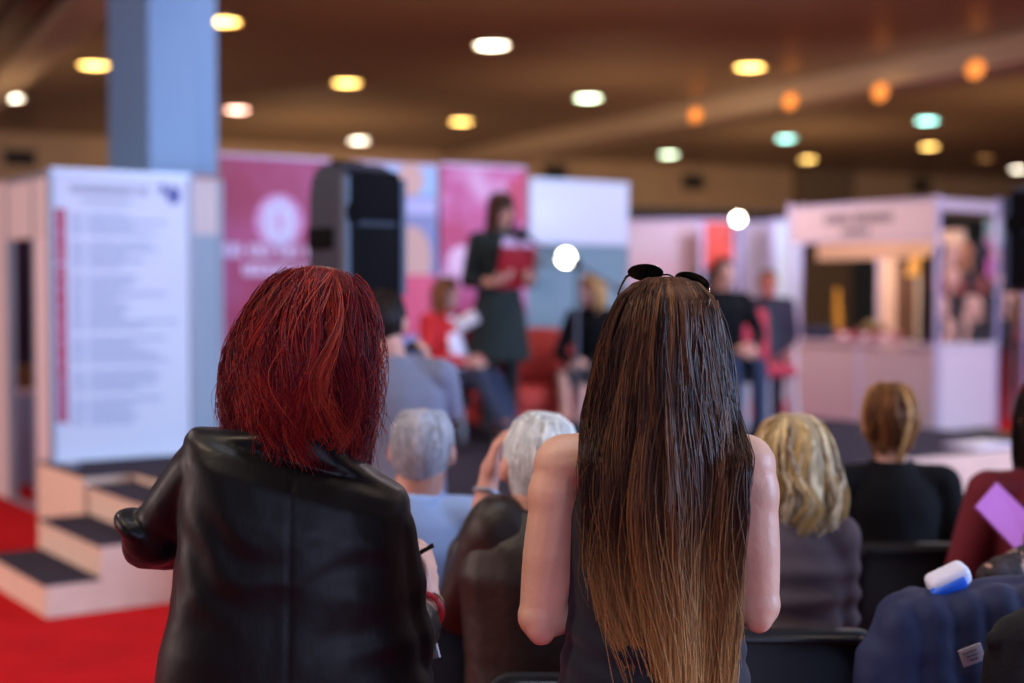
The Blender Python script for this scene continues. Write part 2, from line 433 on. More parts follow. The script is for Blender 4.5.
def ceiling_material():
    m = bpy.data.materials.new('brown_slats'); m.use_nodes = True; nt = m.node_tree; N = nt.nodes; L = nt.links; b = N['Principled BSDF']
    b.inputs['Roughness'].default_value = .36; b.inputs['Metallic'].default_value = .25
    tc = N.new('ShaderNodeTexCoord'); mp = N.new('ShaderNodeMapping'); mp.inputs['Rotation'].default_value = (0, 0, -TB)
    w = N.new('ShaderNodeTexWave'); w.inputs['Scale'].default_value = 2.2; w.bands_direction = 'X'; w.wave_profile = 'SAW'
    r = N.new('ShaderNodeValToRGB'); r.color_ramp.elements[0].position = .12; r.color_ramp.elements[1].position = .2
    r.color_ramp.elements[0].color = lin('#2c2018'); r.color_ramp.elements[1].color = lin('#7e6854')
    L.new(tc.outputs['Object'], mp.inputs[0]); L.new(mp.outputs[0], w.inputs[0]); L.new(w.outputs['Fac'], r.inputs[0]); L.new(r.outputs[0], b.inputs['Base Color'])
    bp = N.new('ShaderNodeBump'); bp.inputs['Strength'].default_value = .25; bp.inputs['Distance'].default_value = .02
    L.new(w.outputs['Fac'], bp.inputs['Height']); L.new(bp.outputs[0], b.inputs['Normal'])
    return m

tag(MB().box((5, 18, -.05), (70, 64, .1)).build('floor', M_CARPET, smooth=False), 'red carpet of the exhibition hall floor', kind='structure')
tag(MB().box((5, 18, CEIL+.05), (70, 64, .1)).build('ceiling', ceiling_material(), smooth=False), 'brown slatted ceiling high over the hall', kind='structure')
W0 = V((-11.1, 30.8, 0))
def hallbox(name, t0, t1, z0, z1, depth, m, off=0, label=None):
    p = W0 + BH*((t0+t1)/2) + AH*(depth/2 + off)
    o = MB().box((p.x, p.y, (z0+z1)/2), (t1-t0, depth, z1-z0), Matrix.Rotation(TB, 3, 'Z')).build(name, m, smooth=False)
    return tag(o, label, kind='structure')
hallbox('wall_back', -14, 44, 3.80, CEIL, .3, mat('tan_wall', '#a98a64', .8, var=.05, vscale=1.5), label='tan upper wall across the far end of the hall')
hallbox('wall_back_lower', -14, 44, 0, 3.80, .3, mat('dark_band', '#3b403c', .6), off=.5, label='dark recessed lower wall at the far end of the hall')
hallbox('trim_1', 21.4, 23.2, 0, CEIL, .5, mat('dark_pier', '#6e5a42', .8), off=-.45, label='dark pier on the far wall left of the stall with a lettered fascia')
for i, (px, py, w, h, lb) in enumerate(((20, 158, .62, .30, 'dark vent in the tan wall above the plain white stall'), (555, 172, .62, .34, 'dark vent in the tan wall above the blank white sign'),
                                    (693, 182, .66, .36, 'dark vent in the tan wall above the distant pale stalls'), (921, 186, .66, .36, 'dark vent in the tan wall above the lettered stall fascia'))):
    r = ray(px, py); o = V((0, 0, CAM_Z)); t = (W0 - AH*.02 - o).dot(AH)/r.dot(AH); p = o + r*t
    e = empty('wall_vent', p, lb, 'vent', rz=TB)
    f = MB()
    for a, b_, c_, d_ in ((0, h/2, w+.08, .05), (0, -h/2, w+.08, .05), (-w/2, 0, .05, h), (w/2, 0, .05, h)): f.box((a, 0, b_), (c_, .06, d_))
    f.build('frame', mat('vent_frame', '#4b4033', .7), e, False)
    s = MB().box((0, .005, 0), (w, .01, h))
    for j in range(5): s.box((0, -.005, -h/2 + h*(j+.5)/5), (w, .03, .02), Matrix.Rotation(.6, 3, 'X'))
    s.build('louvre', mat('vent_dark', '#15120e', .8), e, False)

M_BEAM = mat('beam_metal', '#b8a28c', .26, metal=.35, bump=.05, bscale=12)
def beam(px, py, drop, width, label, ang=TB, m=None):
    p0 = onz(px, py, CEIL); d = V((-math.sin(ang), math.cos(ang), 0)); n = V((math.cos(ang), math.sin(ang), 0))
    p = p0 + d*6 + n*(width/2)
    o = MB().rbox((p.x, p.y, CEIL-drop/2), (width, 44, drop), .04, Matrix.Rotation(ang, 3, 'Z')).build('beam', m or M_BEAM, smooth=False)
    return tag(o, label, kind='structure')
beam(1024, 30, .40, .9, 'broad glossy metal duct across the ceiling right of the pillar')
beam(0, 47, .40, .5, 'pale glossy duct across the ceiling left of the pillar')
beam(0, 6, .25, .35, 'dark narrow beam across the ceiling corner left of the pillar', m=mat('beam_dark', '#4a3328', .5))

# square pillar
M_COL = mat('pillar_paint', '#6e96c4', .45, var=.02, vscale=2)
pc = V((-3.05, 12, 0))
def abbox(name, org, a0, a1, b0, b1, z0, z1, m, parent=None, smooth=False, bev=0):
    c = org + A*((a0+a1)/2) + B*((b0+b1)/2); mb = MB()
    R = Matrix.Rotation(TH, 3, 'Z')
    if bev: mb.rbox((c.x, c.y, (z0+z1)/2), (b1-b0, a1-a0, z1-z0), bev, R)
    else: mb.box((c.x, c.y, (z0+z1)/2), (b1-b0, a1-a0, z1-z0), R)
    return mb.build(name, m, parent, smooth)
col = abbox('column', pc, 0, 1.0, 0, .45, 0, CEIL, M_COL, bev=.02); tag(col, 'tall pale blue square pillar rising behind the notice board', kind='structure')
abbox('column_pilaster', pc, .12, .9, .45, .67, 0, CEIL, M_COL, col, bev=.02)

# ------------------------------------------------------------------ ceiling lamps
def lamp_mat(name, c, s): return mat('lamp_' + name, c, .3, emit=c, estr=s)
LW, LY, LP, LC, LG = lamp_mat('white', '#fff2d8', 16), lamp_mat('yellow', '#ffcf70', 13), lamp_mat('pink', '#ffc4b0', 13), lamp_mat('cyan', '#9ff0e4', 13), lamp_mat('greenish', '#e6ffd8', 15)
M_RING = mat('lamp_ring', '#8a6a48', .3, metal=.8)
lamps = [(94, 63, LY, 'yellow downlight in the ceiling just left of the pillar'), (10, 96, LW, 'white downlight in the ceiling farthest left of the pillar'), (222, 19, LY, 'yellow downlight half hidden by the right edge of the pillar'),
 (237, 108, LP, 'pinkish downlight in the ceiling right beside the pillar'), (347, 81, LY, 'yellow downlight above the first loudspeaker and the red crest banner'), (359, 139, LW, 'small white downlight just above the big black loudspeaker'),
 (461, 120, LY, 'amber downlight above the pink banner behind the presenter'), (492, 43, LW, 'large white downlight, highest over the presenter on stage'), (588, 96, LG, 'greenish white downlight above the blank white sign'),
 (669, 153, LG, 'greenish white downlight just above the far vent over the distant stalls'), (750, 65, LY, 'large amber downlight beside the glossy metal duct'), (786, 137, LC, 'cyan downlight near the dark pier on the far wall'),
 (808, 158, LY, 'small yellow downlight right below the cyan one by the dark pier'), (927, 119, LC, 'pale cyan downlight above the lettered stall fascia'), (929, 145, LY, 'yellow downlight right below the pale cyan one over the stall'),
 (1018, 168, LW, 'white downlight above the second loudspeaker at the picture edge'), (985, 157, lamp_mat('dim', '#c08a50', 2.0), 'dim orange lamp reflection built as a downlight between the duct and the lettered stall')]  # the last entry is a faint reflection given its own glowing disc
for px, py, m, lb in lamps:
    p = onz(px, py, CEIL)
    e = empty('ceiling_downlight', (p.x, p.y, CEIL), lb, 'ceiling lamp', 'ceiling downlights')
    rs = []
    for r_, z in ((.25, 0), (.285, 0), (.285, -.03), (.235, -.045), (.23, 0)): rs.append([(r_*math.cos(2*PI*j/28), r_*math.sin(2*PI*j/28), z) for j in range(28)])
    MB().rings(rs, False).build('ring', M_RING, e)
    MB().ell((0, 0, -.015), (.23, .23, .04), n=24, m=8).build('lens', m, e)

M_AMB = lamp_mat('amber_glint', '#ff9a44', .95)  # lamp reflections on the duct, modelled as glowing blobs
for px, py, lb in ((695, 115, 'amber reflection built as a glowing blob on the glossy duct, leftmost and smallest of the four'), (790, 101, 'amber reflection built as a glowing blob on the glossy duct, second from the left above the cyan downlight'), (880, 92, 'amber reflection built as a glowing blob on the glossy duct, third from the left beside the pale cyan downlight'), (975, 69, 'amber reflection built as a glowing blob on the glossy duct, rightmost and largest of the four')):
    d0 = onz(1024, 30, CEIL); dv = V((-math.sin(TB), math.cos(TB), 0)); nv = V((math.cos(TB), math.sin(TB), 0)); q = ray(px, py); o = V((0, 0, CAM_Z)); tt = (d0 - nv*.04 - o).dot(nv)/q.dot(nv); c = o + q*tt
    e = empty('duct_glint', c, lb, 'lamp', 'modelled amber reflections on the duct')
    MB().ell((0, 0, 0), (.16, .05, .13), Matrix.Rotation(TB - PI/2, 3, 'Z') @ Matrix.Rotation(0, 3, 'X')).build('glow_blob', M_AMB, e); MB().tube([nv*.0, nv*.05], .07, 16).build('blob_mount', M_RING, e)
# ------------------------------------------------------------------ stage and steps
ZS = .54
pts = [(6.9, 2.875), (6.9, 3.3), (5.8, 3.3), (5.8, 8.7), (8.3, 8.7), (8.3, 7.0), (9.9, 7.0), (9.9, 3.75), (8.72, 3.75), (8.72, 2.58), (7.86, 2.58), (7.86, 2.875)]
P2 = [AB(a, b) for a, b in pts]
st = empty('stage', AB(6.9, 5.5), 'low stage with pinkish board sides and a charcoal carpet top', 'stage')
org = st.location
MB().slab([p-org for p in P2], 0, ZS-.012).build('platform', M_STAGE, st, False)
MB().slab([p-org for p in P2], ZS-.012, ZS).build('carpet', M_DECK, st, False)
sb0 = AB(6.85, 2.06)
sx = empty('stage_steps', sb0, 'three low pinkish steps with charcoal treads at the stage corner', 'steps')
for i in range(3):
    z = .165*(i+1); b0 = .27*i
    loc = lambda p: p
    c = A*.36 + B*(b0 + (.80-b0)/2 if False else b0 + .135)
    abbox('riser', V((0, 0, 0)), .0, .985, b0, b0+.268, 0, z-.012, M_STAGE, sx)
    abbox('tread', V((0, 0, 0)), .0, .985, b0-.008, b0+.268, z-.012, z, M_DECK, sx)

# ------------------------------------------------------------------ plain white stall at the left
q0 = V((-3.13, 9.77, 0)); ls = empty('stall', q0, 'plain white panel stall with a dark doorway beside the steps', 'stall')
M_PK = mat('panel_pinkish', '#d6c8ca', .5, spec=.3)
def lsb(name, t0, t1, z0, z1, m, d=.04, off=0): return abbox(name, V((0, 0, 0)), t0, t1, -d/2+off, d/2+off, z0, z1, m, ls)
lsb('panel', .03, .42, 0, 1.95, M_PANEL); lsb('panel', 1.10, 2.6, 0, 2.40, M_PK); lsb('fascia', .03, 1.08, 1.95, 2.37, M_PK, .05)
for t in (0, .43, 1.085): lsb('post', t-.02, t+.02, 0, 2.40, M_ALU, .06)
lsb('rail', 0, 1.1, 2.36, 2.40, M_ALU, .06)
abbox('curtain', V((0, 0, 0)), 3.2, 3.24, .04, 1.6, 0, 2.3, mat('stall_dark', '#2c1030', .8), ls)
lsb('threshold', .45, 1.07, .0, .02, M_ALU, .06)
dk = empty('reception_counter', q0 + A*1.85 + B*.06, 'pale blue counter inside the dark doorway of the plain stall', 'counter')
abbox('front', V((0, 0, 0)), 0, .04, 0, .9, 0, .74, mat('counter_blue', '#93a4c8', .5), dk); abbox('top', V((0, 0, 0)), -.03, .42, -.02, .93, .74, .78, M_PANEL, dk)
for t in (.02, .84): abbox('side', V((0, 0, 0)), .04, .38, t, t+.04, 0, .74, M_PANEL, dk)
gb = empty('carton', dk.location + A*.2 + B*.25 + V((0, 0, .78)), 'brown carton on the pale blue counter in the doorway', 'box')
MB().rbox((0, 0, .09), (.34, .25, .18), .006).build('body', mat('cardboard', '#7d5a34', .8), gb); MB().box((0, 0, .181), (.34, .05, .003)).build('tape', mat('tape', '#a98c58', .4), gb, False)

# notice board
nb0 = V((-2.745, 8.45, ZS)); nb = empty('notice_board', nb0, 'tall white programme board with a red strip standing on the stage', 'board')
HB = 1.765; WB = .90
abbox('panel', V((0, 0, 0)), 0, .03, .02, WB-.02, .03, HB-.02, mat('board_white', '#d3dcf0', .4), nb)
for b in (0, WB-.025): abbox('post', V((0, 0, 0)), -.012, .042, b, b+.025, 0, HB, M_ALU, nb)
for z in (.01, HB-.025): abbox('rail', V((0, 0, 0)), -.012, .042, .02, WB-.02, z, z+.025, mat('alu_bright', '#cfd8e6', .4, metal=.2), nb)
for b in (.05, WB-.13): abbox('foot', V((0, 0, 0)), -.18, .22, b, b+.06, 0, .012, M_ALU, nb)
def onboard(u, z, w, h, mb, off=0):       # mark on the front face: u from the left edge
    c = B*(u+w/2) - A*(.0025+off) + V((0, 0, z)); mb.box(c, (w, .003, h), Matrix.Rotation(TH, 3, 'Z'))
mk = MB(); onboard(.035, .86, .065, 1.30*.5 + .0, mk); mk.build('red_strip', mat('strip_red', '#b32a55', .5), nb, False)
mk = MB(); onboard(.035, .86-.47, .065, .29, mk); mk.build('red_strip', mat('strip_red2', '#a8325e', .5), nb, False)
mk = MB(); onboard(.035, 1.36, .065, .33, mk); mk.build('red_strip', mat('strip_red', '#b32a55', .5), nb, False)
mk = MB()
for z in np.arange(.28, 1.50, .028):
    if random.random() < .7: mk = MB(); onboard(.047, z, .02 + random.random()*.02, .012, mk, .002); mk.build('strip_lettering', mat('strip_letters', '#d79ab8', .6), nb, False)
mk = MB(); u = .13
while u < .60: w = random.uniform(.012, .03); onboard(u, 1.645, w, .045, mk); onboard(u, 1.665, w+.03, .002, mk); u += w + random.choice((.006, .006, .03))
mk.build('heading_lettering', mat('print_grey', '#a9b2ca', .6), nb, False); mk = MB(); u = .2
while u < .5: w = random.uniform(.01, .02); onboard(u, 1.575, w, .02, mk); onboard(u, 1.583, w+.008, .002, mk); u += w+.006
mk.build('heading_lettering', mat('print_grey', '#a9b2ca', .6), nb, False)
mk = MB(); c = B*.75 - A*.004 + V((0, 0, 1.645))
mk.disc(c + B*.025 - V((0, 0, .015)), .045, .055, B, V((0, 0, 1)), .003); mk.disc(c - B*.045 + V((0, 0, .02)), .022, .03, B, V((0, 0, 1)), .003)
mk.build('emblem', mat('print_blue', '#5b66ae', .6), nb, False)
for z in np.arange(.20, 1.50, .034):
    if int(z*100) % 19 < 3: continue
    mk = MB(); u = .13
    while u < .19: w = random.uniform(.012, .02); onboard(u, z, w, .014, mk); onboard(u, z+.005, w+.012, .002, mk); u += w+.008
    onboard(.185, z+.005, .06, .001, mk); u = .24; e = random.uniform(.4, .76)
    while u < e: w = random.uniform(.012, .05); onboard(u, z, w, .014, mk); onboard(u, z+.005, w+.012, .002, mk); u += w+.009
    mk.build('timetable_lettering', mat('print_pale', '#9aabd2', .6), nb, False)

# partition panel between board and first banner
pp0 = at(190, 290, 9.75); pp0.z = 0; pp0 = pp0.copy(); pp0.z = ZS*0
pz0 = empty('partition_panel', (pp0.x, pp0.y, ZS), 'grey blue partition with a pale top between notice board and red banner', 'partition')
abbox('lower_panel', V((0, 0, 0)), 0, .03, -.1, .23, 0, 1.42, mat('panel_greyblue', '#93a6ba', .5), pz0); abbox('upper_panel', V((0, 0, 0)), 0, .03, -.1, .23, 1.42, 1.80, M_PK, pz0)
abbox('post', V((0, 0, 0)), -.012, .042, .21, .24, 0, 1.82, mat('panel_greyblue', '#93a6ba', .5), pz0); abbox('top_rail', V((0, 0, 0)), -.012, .042, -.1, .24, 1.80, 1.83, mat('rail_rust', '#a06a60', .5), pz0)

# roll-up banners
def banner(pa, ya, pb, yb, top, label, m):
    p = at(pa, 290, ya); q = at(pb, 290, yb); p.z = q.z = ZS; w = (q-p).length; ang = math.atan2(q.y-p.y, q.x-p.x)
    e = empty('roll_up_banner', (p+q)/2, label, 'banner', 'roll-up banners on the stage', ang)
    h = CAM_Z + (290-top)/FPX*(ya+yb)/2 - ZS
    MB().rbox((0, .02, .05), (w, .12, .09), .03).build('base', M_ALU, e)
    for s in (-1, 1): MB().rbox((s*w*.35, .02, .006), (.05, .34, .012), .004).build('foot', M_ALU, e)
    MB().tube([(0, .05, .09), (0, .05, h-.02)], .011).build('pole', M_ALU, e)
    MB().rbox((0, .008, h-.015), (w, .03, .03), .008).build('top_bar', mat('bar_pale', '#cdb6d2', .4), e)
    sh = MB().box((0, 0, (h+.09)/2), (w*.985, .004, h-.10)).build('print', m, e, False)
    return e, w, h, sh
def nblend(name, c1, c2, sc, p0=.4, p1=.65, c3=None, st=(1, 1, 1)):
    m = mat(name, c1, .45, spec=.3, col2=c2, vscale=sc, stretch=st)
    r = [n for n in m.node_tree.nodes if n.type == 'VALTORGB'][0].color_ramp; r.elements[0].position = p0; r.elements[1].position = p1
    if c3: el = r.elements.new((p0+p1)/2); el.color = lin(c3)
    return m
def strokes(par, x0, x1, z, h, m, name='lettering', y=-.004, gap=.012):
    mk = MB(); x = x0
    while x < x1:
        w = random.uniform(.5, .8)*h; n = random.choice((1, 2, 2))
        for s in (0, w-.012): mk.box((x+s+.006, y, z), (h*.27, .003, h))
        for j in range(n): mk.box((x+w/2, y, z + (j-.5)*h*.7), (w, .003, h*.25))
        g_ = gap + (h*.5 if random.random() < .12 else 0); mk.box((x+(w+g_)/2, y, z), (w+g_+.01, .002, h*.03)); x += w + g_
    return mk.build(name, m, par, False)
e, w, h, sh = banner(220, 9.9, 331, 10.35, 156, 'crimson banner with a pale round crest beside the pillar', nblend('banner_crimson', '#a01c48', '#b9508a', 1.6, .42, .7))
M_LAV = mat('print_lavender', '#dfc3e6', .5); M_LAV2 = mat('print_lilac', '#d68ec2', .5)
hz = lambda py, Y: CAM_Z + (290-py)/FPX*Y - ZS
zc = hz(222, 10.1)
mk = MB(); mk.disc((.0+.02, -.004, zc), .185, .20, (1, 0, 0), (0, 0, 1), .003); mk.build('crest_glow', M_LAV2, e, False)
mk = MB(); mk.disc((.02, -.007, zc), .115, .165, (1, 0, 0), (0, 0, 1), .003)
for j in range(10):
    a = 2*PI*j/10; mk.box((.02 + .135*math.cos(a), -.007, zc + .15*math.sin(a)), (.03, .003, .03), Matrix.Rotation(a, 3, 'Y'))
mk.build('crest', mat('print_ice', '#d5d2f2', .5), e, False)
mk = MB(); mk.box((.02, -.010, zc + .0), (.02, .003, .2)); mk.box((.02, -.010, zc), (.12, .003, .02)); mk.build('crest_cross', M_LAV2, e, False)
strokes(e, -w*.46, w*.44, hz(251, 10.1), .10, M_LAV); strokes(e, -w*.30, w*.40, hz(270, 10.1), .085, M_LAV)
mk = MB(); mk.box((-w*.43, -.004, h-.10), (.10, .003, .09)); mk.build('corner_mark', mat('strip_red3', '#9a1a48', .5), e, False)
e, w, h, sh = banner(352, 10.4, 438, 10.75, 163, 'blue and violet portrait banner behind the big loudspeaker', nblend('banner_violet', '#8088b8', '#9a86ac', 2.5))
mk = MB().box((0, -.004, h-.13), (w*.97, .003, .22)); mk.build('sky_strip', mat('banner_sky', '#9fc0e6', .5), e, False)
mk = MB().disc((.12, -.008, hz(180, 10.6)), .11, .12, (1, 0, 0), (0, 0, 1)); mk.build('face_print', mat('banner_face', '#d9a896', .5), e, False)
mk = MB().box((.06, -.004, hz(206, 10.6)), (w*.8, .003, .12)); mk.build('title_strip', mat('banner_lav', '#b9b4e0', .5), e, False)
mk = MB().disc((.13, -.008, hz(258, 10.6)), .16, .24, (1, 0, 0), (0, 0, 1)); mk.build('portrait_print', mat('banner_face2', '#d2a08e', .5), e, False)
mk = MB().box((.10, -.010, hz(305, 10.6)), (w*.66, .003, .45)); mk.build('red_print', mat('banner_red', '#dc3a66', .5), e, False)
e, w, h, sh = banner(440, 10.75, 527, 11.15, 165, 'pink and white blotched banner right behind the presenter', nblend('banner_pink', '#bf2c62', '#dca6c8', 1.9, .40, .64, '#cc5c96'))
mk = MB(); mk.add([(w*.25, -.006, h-.12), (w*.48, -.006, h-.08), (w*.48, -.006, h-.45), (w*.36, -.006, h-.4), (w*.25, -.003, h-.12), (w*.48, -.003, h-.08), (w*.48, -.003, h-.45), (w*.36, -.003, h-.4)], [(0, 1, 2, 3), (4, 7, 6, 5), (0, 4, 5, 1), (1, 5, 6, 2), (2, 6, 7, 3), (3, 7, 4, 0)])
mk.build('red_corner_print', mat('strip_red4', '#c22350', .5), e, False)
mk = MB().disc((.12, -.006, hz(225, 11)), .11, .22, (1, 0, 0), (0, 0, 1)); mk.build('white_print_patch', mat('print_ice', '#d5d2f2', .5), e, False)
mk = MB().disc((-.2, -.006, hz(262, 11)), .12, .12, (1, 0, 0), (0, 0, 1)); mk.build('white_print_patch', mat('print_pinkish', '#ecc0da', .5), e, False)

# blank white sign on a grey partition
p = at(527, 290, 12.6); q = at(626, 290, 13.2); ang = math.atan2(q.y-p.y, q.x-p.x); w = (q-p).length; c = (p+q)/2
e = empty('partition_wall', (c.x, c.y, 0), 'grey blue partition wall carrying a blank white sign behind the stage', 'partition', rz=ang)
zt = CAM_Z + 106/FPX*12.9; zm = CAM_Z + 45/FPX*12.9
M_GB = mat('panel_greyblue2', '#76919c', .5, spec=.3)
for i in range(3): MB().box((-w/2 + w*(i+.5)/3, 0, zm/2), (w/3-.02, .03, zm)).build('panel', M_GB, e, False)
for i in range(4): MB().rbox((-w/2 + w*i/3, 0, zt/2), (.03, .05, zt), .008).build('post', mat('post_grey', '#7e90a2', .5, metal=.3), e)
sg = MB().rbox((0, -.03, (zt+zm)/2), (w*.985, .03, zt-zm), .006).build('sign', mat('sign_white', '#dce2f2', .4), e)
MB().box((0, -.03, zt+.01), (w, .05, .03)).build('top_rail', mat('alu_bright', '#cfd8e6', .4, metal=.2), e, False)

# ------------------------------------------------------------------ loudspeakers
M_SPK = mat('speaker_grey', '#2b3140', .6, spec=.3, bump=.1, bscale=200); M_SPD = mat('speaker_front', '#06080c', .8, spec=.12); M_SPB = mat('speaker_edge', '#283850', .5)
def loudspeaker(px, py0, py1, Y, rz, label, slabel, tilt=0, w=.33, d=.32):
    t = at(px, py0, Y); b = at(px, py1, Y); h = t.z - b.z
    e = empty('loudspeaker', b, label, 'loudspeaker', rz=rz); e.rotation_euler = (0, tilt, rz)
    out = []
    for (x, y) in ((-.5, -.5), (.5, -.5), (.40, .30), (.20, .5), (-.20, .5), (-.40, .30)): out.append((x*w, y*d))
    rs = []
    for z, s in ((0, .88), (.015, .95), (.05, 1), (h*.5, 1.0), (h-.14, .985), (h-.07, .94), (h-.025, .82), (h, .60)): rs.append([(x*s, y*s if y > 0 else y*(s if s < .9 else 1) , z) for x, y in out])
    MB().rings(rs).build('cabinet', M_SPK, e, True, 30)
    MB().rbox((0, -d*.5-.004, h*.29), (w*.86, .03, h*.5), .012).build('woofer_grille', M_SPD, e)
    MB().rbox((0, -d*.5-.004, h*.76), (w*.86, .03, h*.36), .012).build('horn_grille', M_SPD, e)
    MB().disc((-w*.36, -d*.5-.021, h*.63), .045, .05, (1, 0, 0), (0, 0, 1), .01).build('port', mat('port_black', '#050608', .8, spec=.1), e)
    for s in (-1, 1):
        MB().bar((s*w*.475, -d*.5-.008, .02), (s*w*.475, -d*.5-.008, h-.06), .028, .03).build('edge_strip', M_SPB, e, False)
        MB().rbox((s*w*.475, -.01, h*.45), (.02, .16, .09), .009, Matrix.Rotation(0, 3, 'Z')).build('handle', mat('port_black', '#050608', .8, spec=.1), e)
    MB().rbox((0, 0, h+.002), (.16, .035, .03), .01).build('top_handle', M_SPD, e)
    g = empty('speaker_stand', (b.x, b.y, 0), slabel, 'stand')
    MB().tube([(0, 0, .12), (0, 0, b.z-.03)], .018).build('pole', M_BLACK, g); MB().tube([(0, 0, b.z-.035), (0, 0, b.z-.001)], .05).build('socket', M_BLACK, g)
    MB().tube([(0, 0, .62), (0, 0, .72)], .032).build('collar', M_BLACK, g)
    for i in range(3):
        a = rz + 2*PI*i/3 - PI/2; MB().tube([V((.02*math.cos(a), .02*math.sin(a), .66)), V((.33*math.cos(a), .33*math.sin(a), .015))], .012).build('leg', M_BLACK, g)
        MB().bar((.015*math.cos(a), .015*math.sin(a), .22), (.2*math.cos(a), .2*math.sin(a), .28), .02, .006).build('brace', M_BLACK, g, False)
    return e
loudspeaker(348, 165, 300, 6.1, math.radians(47), 'big black loudspeaker on a pole in front of the red crest banner', 'black tripod stand under the big loudspeaker by the stage')
loudspeaker(1041, 186, 292, 6.9, math.radians(-20), 'second black loudspeaker cut by the picture edge beside the lettered stall', 'black tripod stand under the loudspeaker at the picture edge')

# ------------------------------------------------------------------ lettered stall at the right
b0 = V((3.30, 16.9, 0)); b1 = V((4.57, 15.3, 0)); d = (b1-b0); LW_ = d.length; ang = math.atan2(d.y, d.x)
M_POST = mat('post_lilac', '#b6aed6', .4, metal=.25); M_FAS = mat('fascia_pink', '#cdb9c6', .5)
e = empty('exhibition_stall', b0, 'pinkish white panel stall with a lettered fascia and counter', 'stall', rz=ang)
def bb(name, x0, x1, y0, y1, z0, z1, m, par=None, bev=0):
    mb = MB(); c = ((x0+x1)/2, (y0+y1)/2, (z0+z1)/2); s = (x1-x0, y1-y0, z1-z0)
    (mb.rbox(c, s, bev) if bev else mb.box(c, s)); return mb.build(name, m, par or e, bool(bev))
# local +x runs along the front (left post -> right post), +y away to the inside of the stall
ZT = 2.60
yb = 1.7
for x, y in ((0, 0), (LW_, 0), (LW_, 1.12), (0, yb), (LW_, yb)): bb('post', x-.025, x+.025, y-.025, y+.025, 0, ZT, M_POST, bev=.008)
bb('fascia', .03, LW_-.03, -.015, .015, 2.14, 2.53, M_FAS)
bb('side_fascia', LW_-.015, LW_+.015, .03, 1.09, 2.44, 2.56, M_FAS)
for z in (2.12, 2.54): bb('rail', 0, LW_, -.02, .02, z, z+.03, M_POST)
mp = mat('fascia_letters', '#6d6474', .6)
fx = [n for n in (e,)]
strokes(e, LW_*.26, LW_*.68, 2.39, .10, mp, y=-.018); strokes(e, LW_*.38, LW_*.56, 2.24, .08, mp, y=-.018)
bb('inner_beam', .12, LW_-.30, .35, .40, 1.94, 2.13, mat('cream_beam', '#efd2bc', .5))
bb('inner_post', LW_-.42, LW_-.36, .55, .60, 0, 2.1, mat('cream_post', '#d8b8b0', .5))
bb('back_panel', 0, LW_*.60, yb, yb+.03, 0, 2.3, mat('stall_back', '#c4a99c', .6)); 
bb('glass_panel', LW_*.30, LW_*.52, yb-.03, yb-.01, .9, 2.05, mat('stall_bluepanel', '#a4bcc8', .3))
bb('dark_panel', LW_*.14, LW_*.27, yb-.04, yb-.01, .9, 2.1, mat('stall_brown', '#4a3024', .7))
mk = MB(); mk.bar((LW_*.50, yb-.25, 1.05), (LW_*.72, yb-.25, 1.98), .04, .24, up=(0, 1, 0)); mk.build('slanted_board', mat('cream_beam', '#efd2bc', .5), e, False)
ct = empty('stall_counter', b0, 'long pinkish white panel counter along the front of the stall', 'counter', rz=ang)
for i in range(2): bb('panel', .04 + LW_/2*i, LW_/2*(i+1)-.04, -.03, 0, .04, .93, mat('counter_pink', '#c4b2be', .5), ct)
for i in range(3): bb('upright', LW_/2*i-.03 + (.03 if i == 0 else 0), LW_/2*i+.03, -.045, -.005, 0, .96, mat('upright_lilac', '#c8bcd8', .5), ct)
bb('worktop', 0, LW_, -.06, .5, .96, 1.0, mat('worktop', '#c9b6ca', .4), ct)
bb('plinth', .03, LW_, -.02, .4, 0, .05, mat('plinth', '#5a4a4a', .7), ct)
c2 = empty('display_cabinet', b1, 'pale pink cabinet under the merchandise rack of the stall', 'cabinet', rz=ang)
bb('front', .0-.02, .02, .05, 1.08, .05, .95, mat('cabinet_pink', '#e4ccd6', .5), c2); bb('top', -.45, .04, .03, 1.10, .95, .99, M_PANEL, c2)
bb('side', -.4, 0, 1.04, 1.08, .05, .95, M_PANEL, c2); bb('side', -.4, 0, .05, .09, .05, .95, M_PANEL, c2); bb('plinth', -.4, .0, .08, 1.05, 0, .05, mat('plinth', '#5a4a4a', .7), c2)
# merchandise rack: a lattice with hung goods
def Lw(x, y, z): return b0 + V((math.cos(ang)*x - math.sin(ang)*y, math.sin(ang)*x + math.cos(ang)*y, z))
rk = empty('display_rack', Lw(LW_-.12, .0, .99), 'dark wire rack of hung goods at the right end of the stall', 'rack', rz=ang)
for y in (.08, .58, 1.06, 1.56, 2.0): bb('upright', -.012, .012, y-.012, y+.012, 0, 1.02, M_BLACK, rk)
for z in (.15, .42, .70, .98): bb('rail', -.01, .01, .06, 2.02, z-.01, z+.01, M_BLACK, rk)
bb('backing', .03-.16, .03-.14, .04, 2.02, .0, .95, mat('rack_back', '#43302a', .8), rk)
kinds = [('tan_slipper', '#d9a08a', 'tan slipper hung sole out on the dark rack', 'tan slippers on the rack', 'slipper'), ('dark_slipper', '#2b1c1c', 'dark brown slipper hung on the dark rack', 'dark slippers on the rack', 'slipper'),
         ('orange_slipper', '#b8744a', 'orange brown slipper hung on the dark rack', 'orange brown slippers on the rack', 'slipper'), ('rust_pouch', '#8a4034', 'small rust red pouch hung on the dark rack', 'rust pouches on the rack', 'pouch')]
protos = []
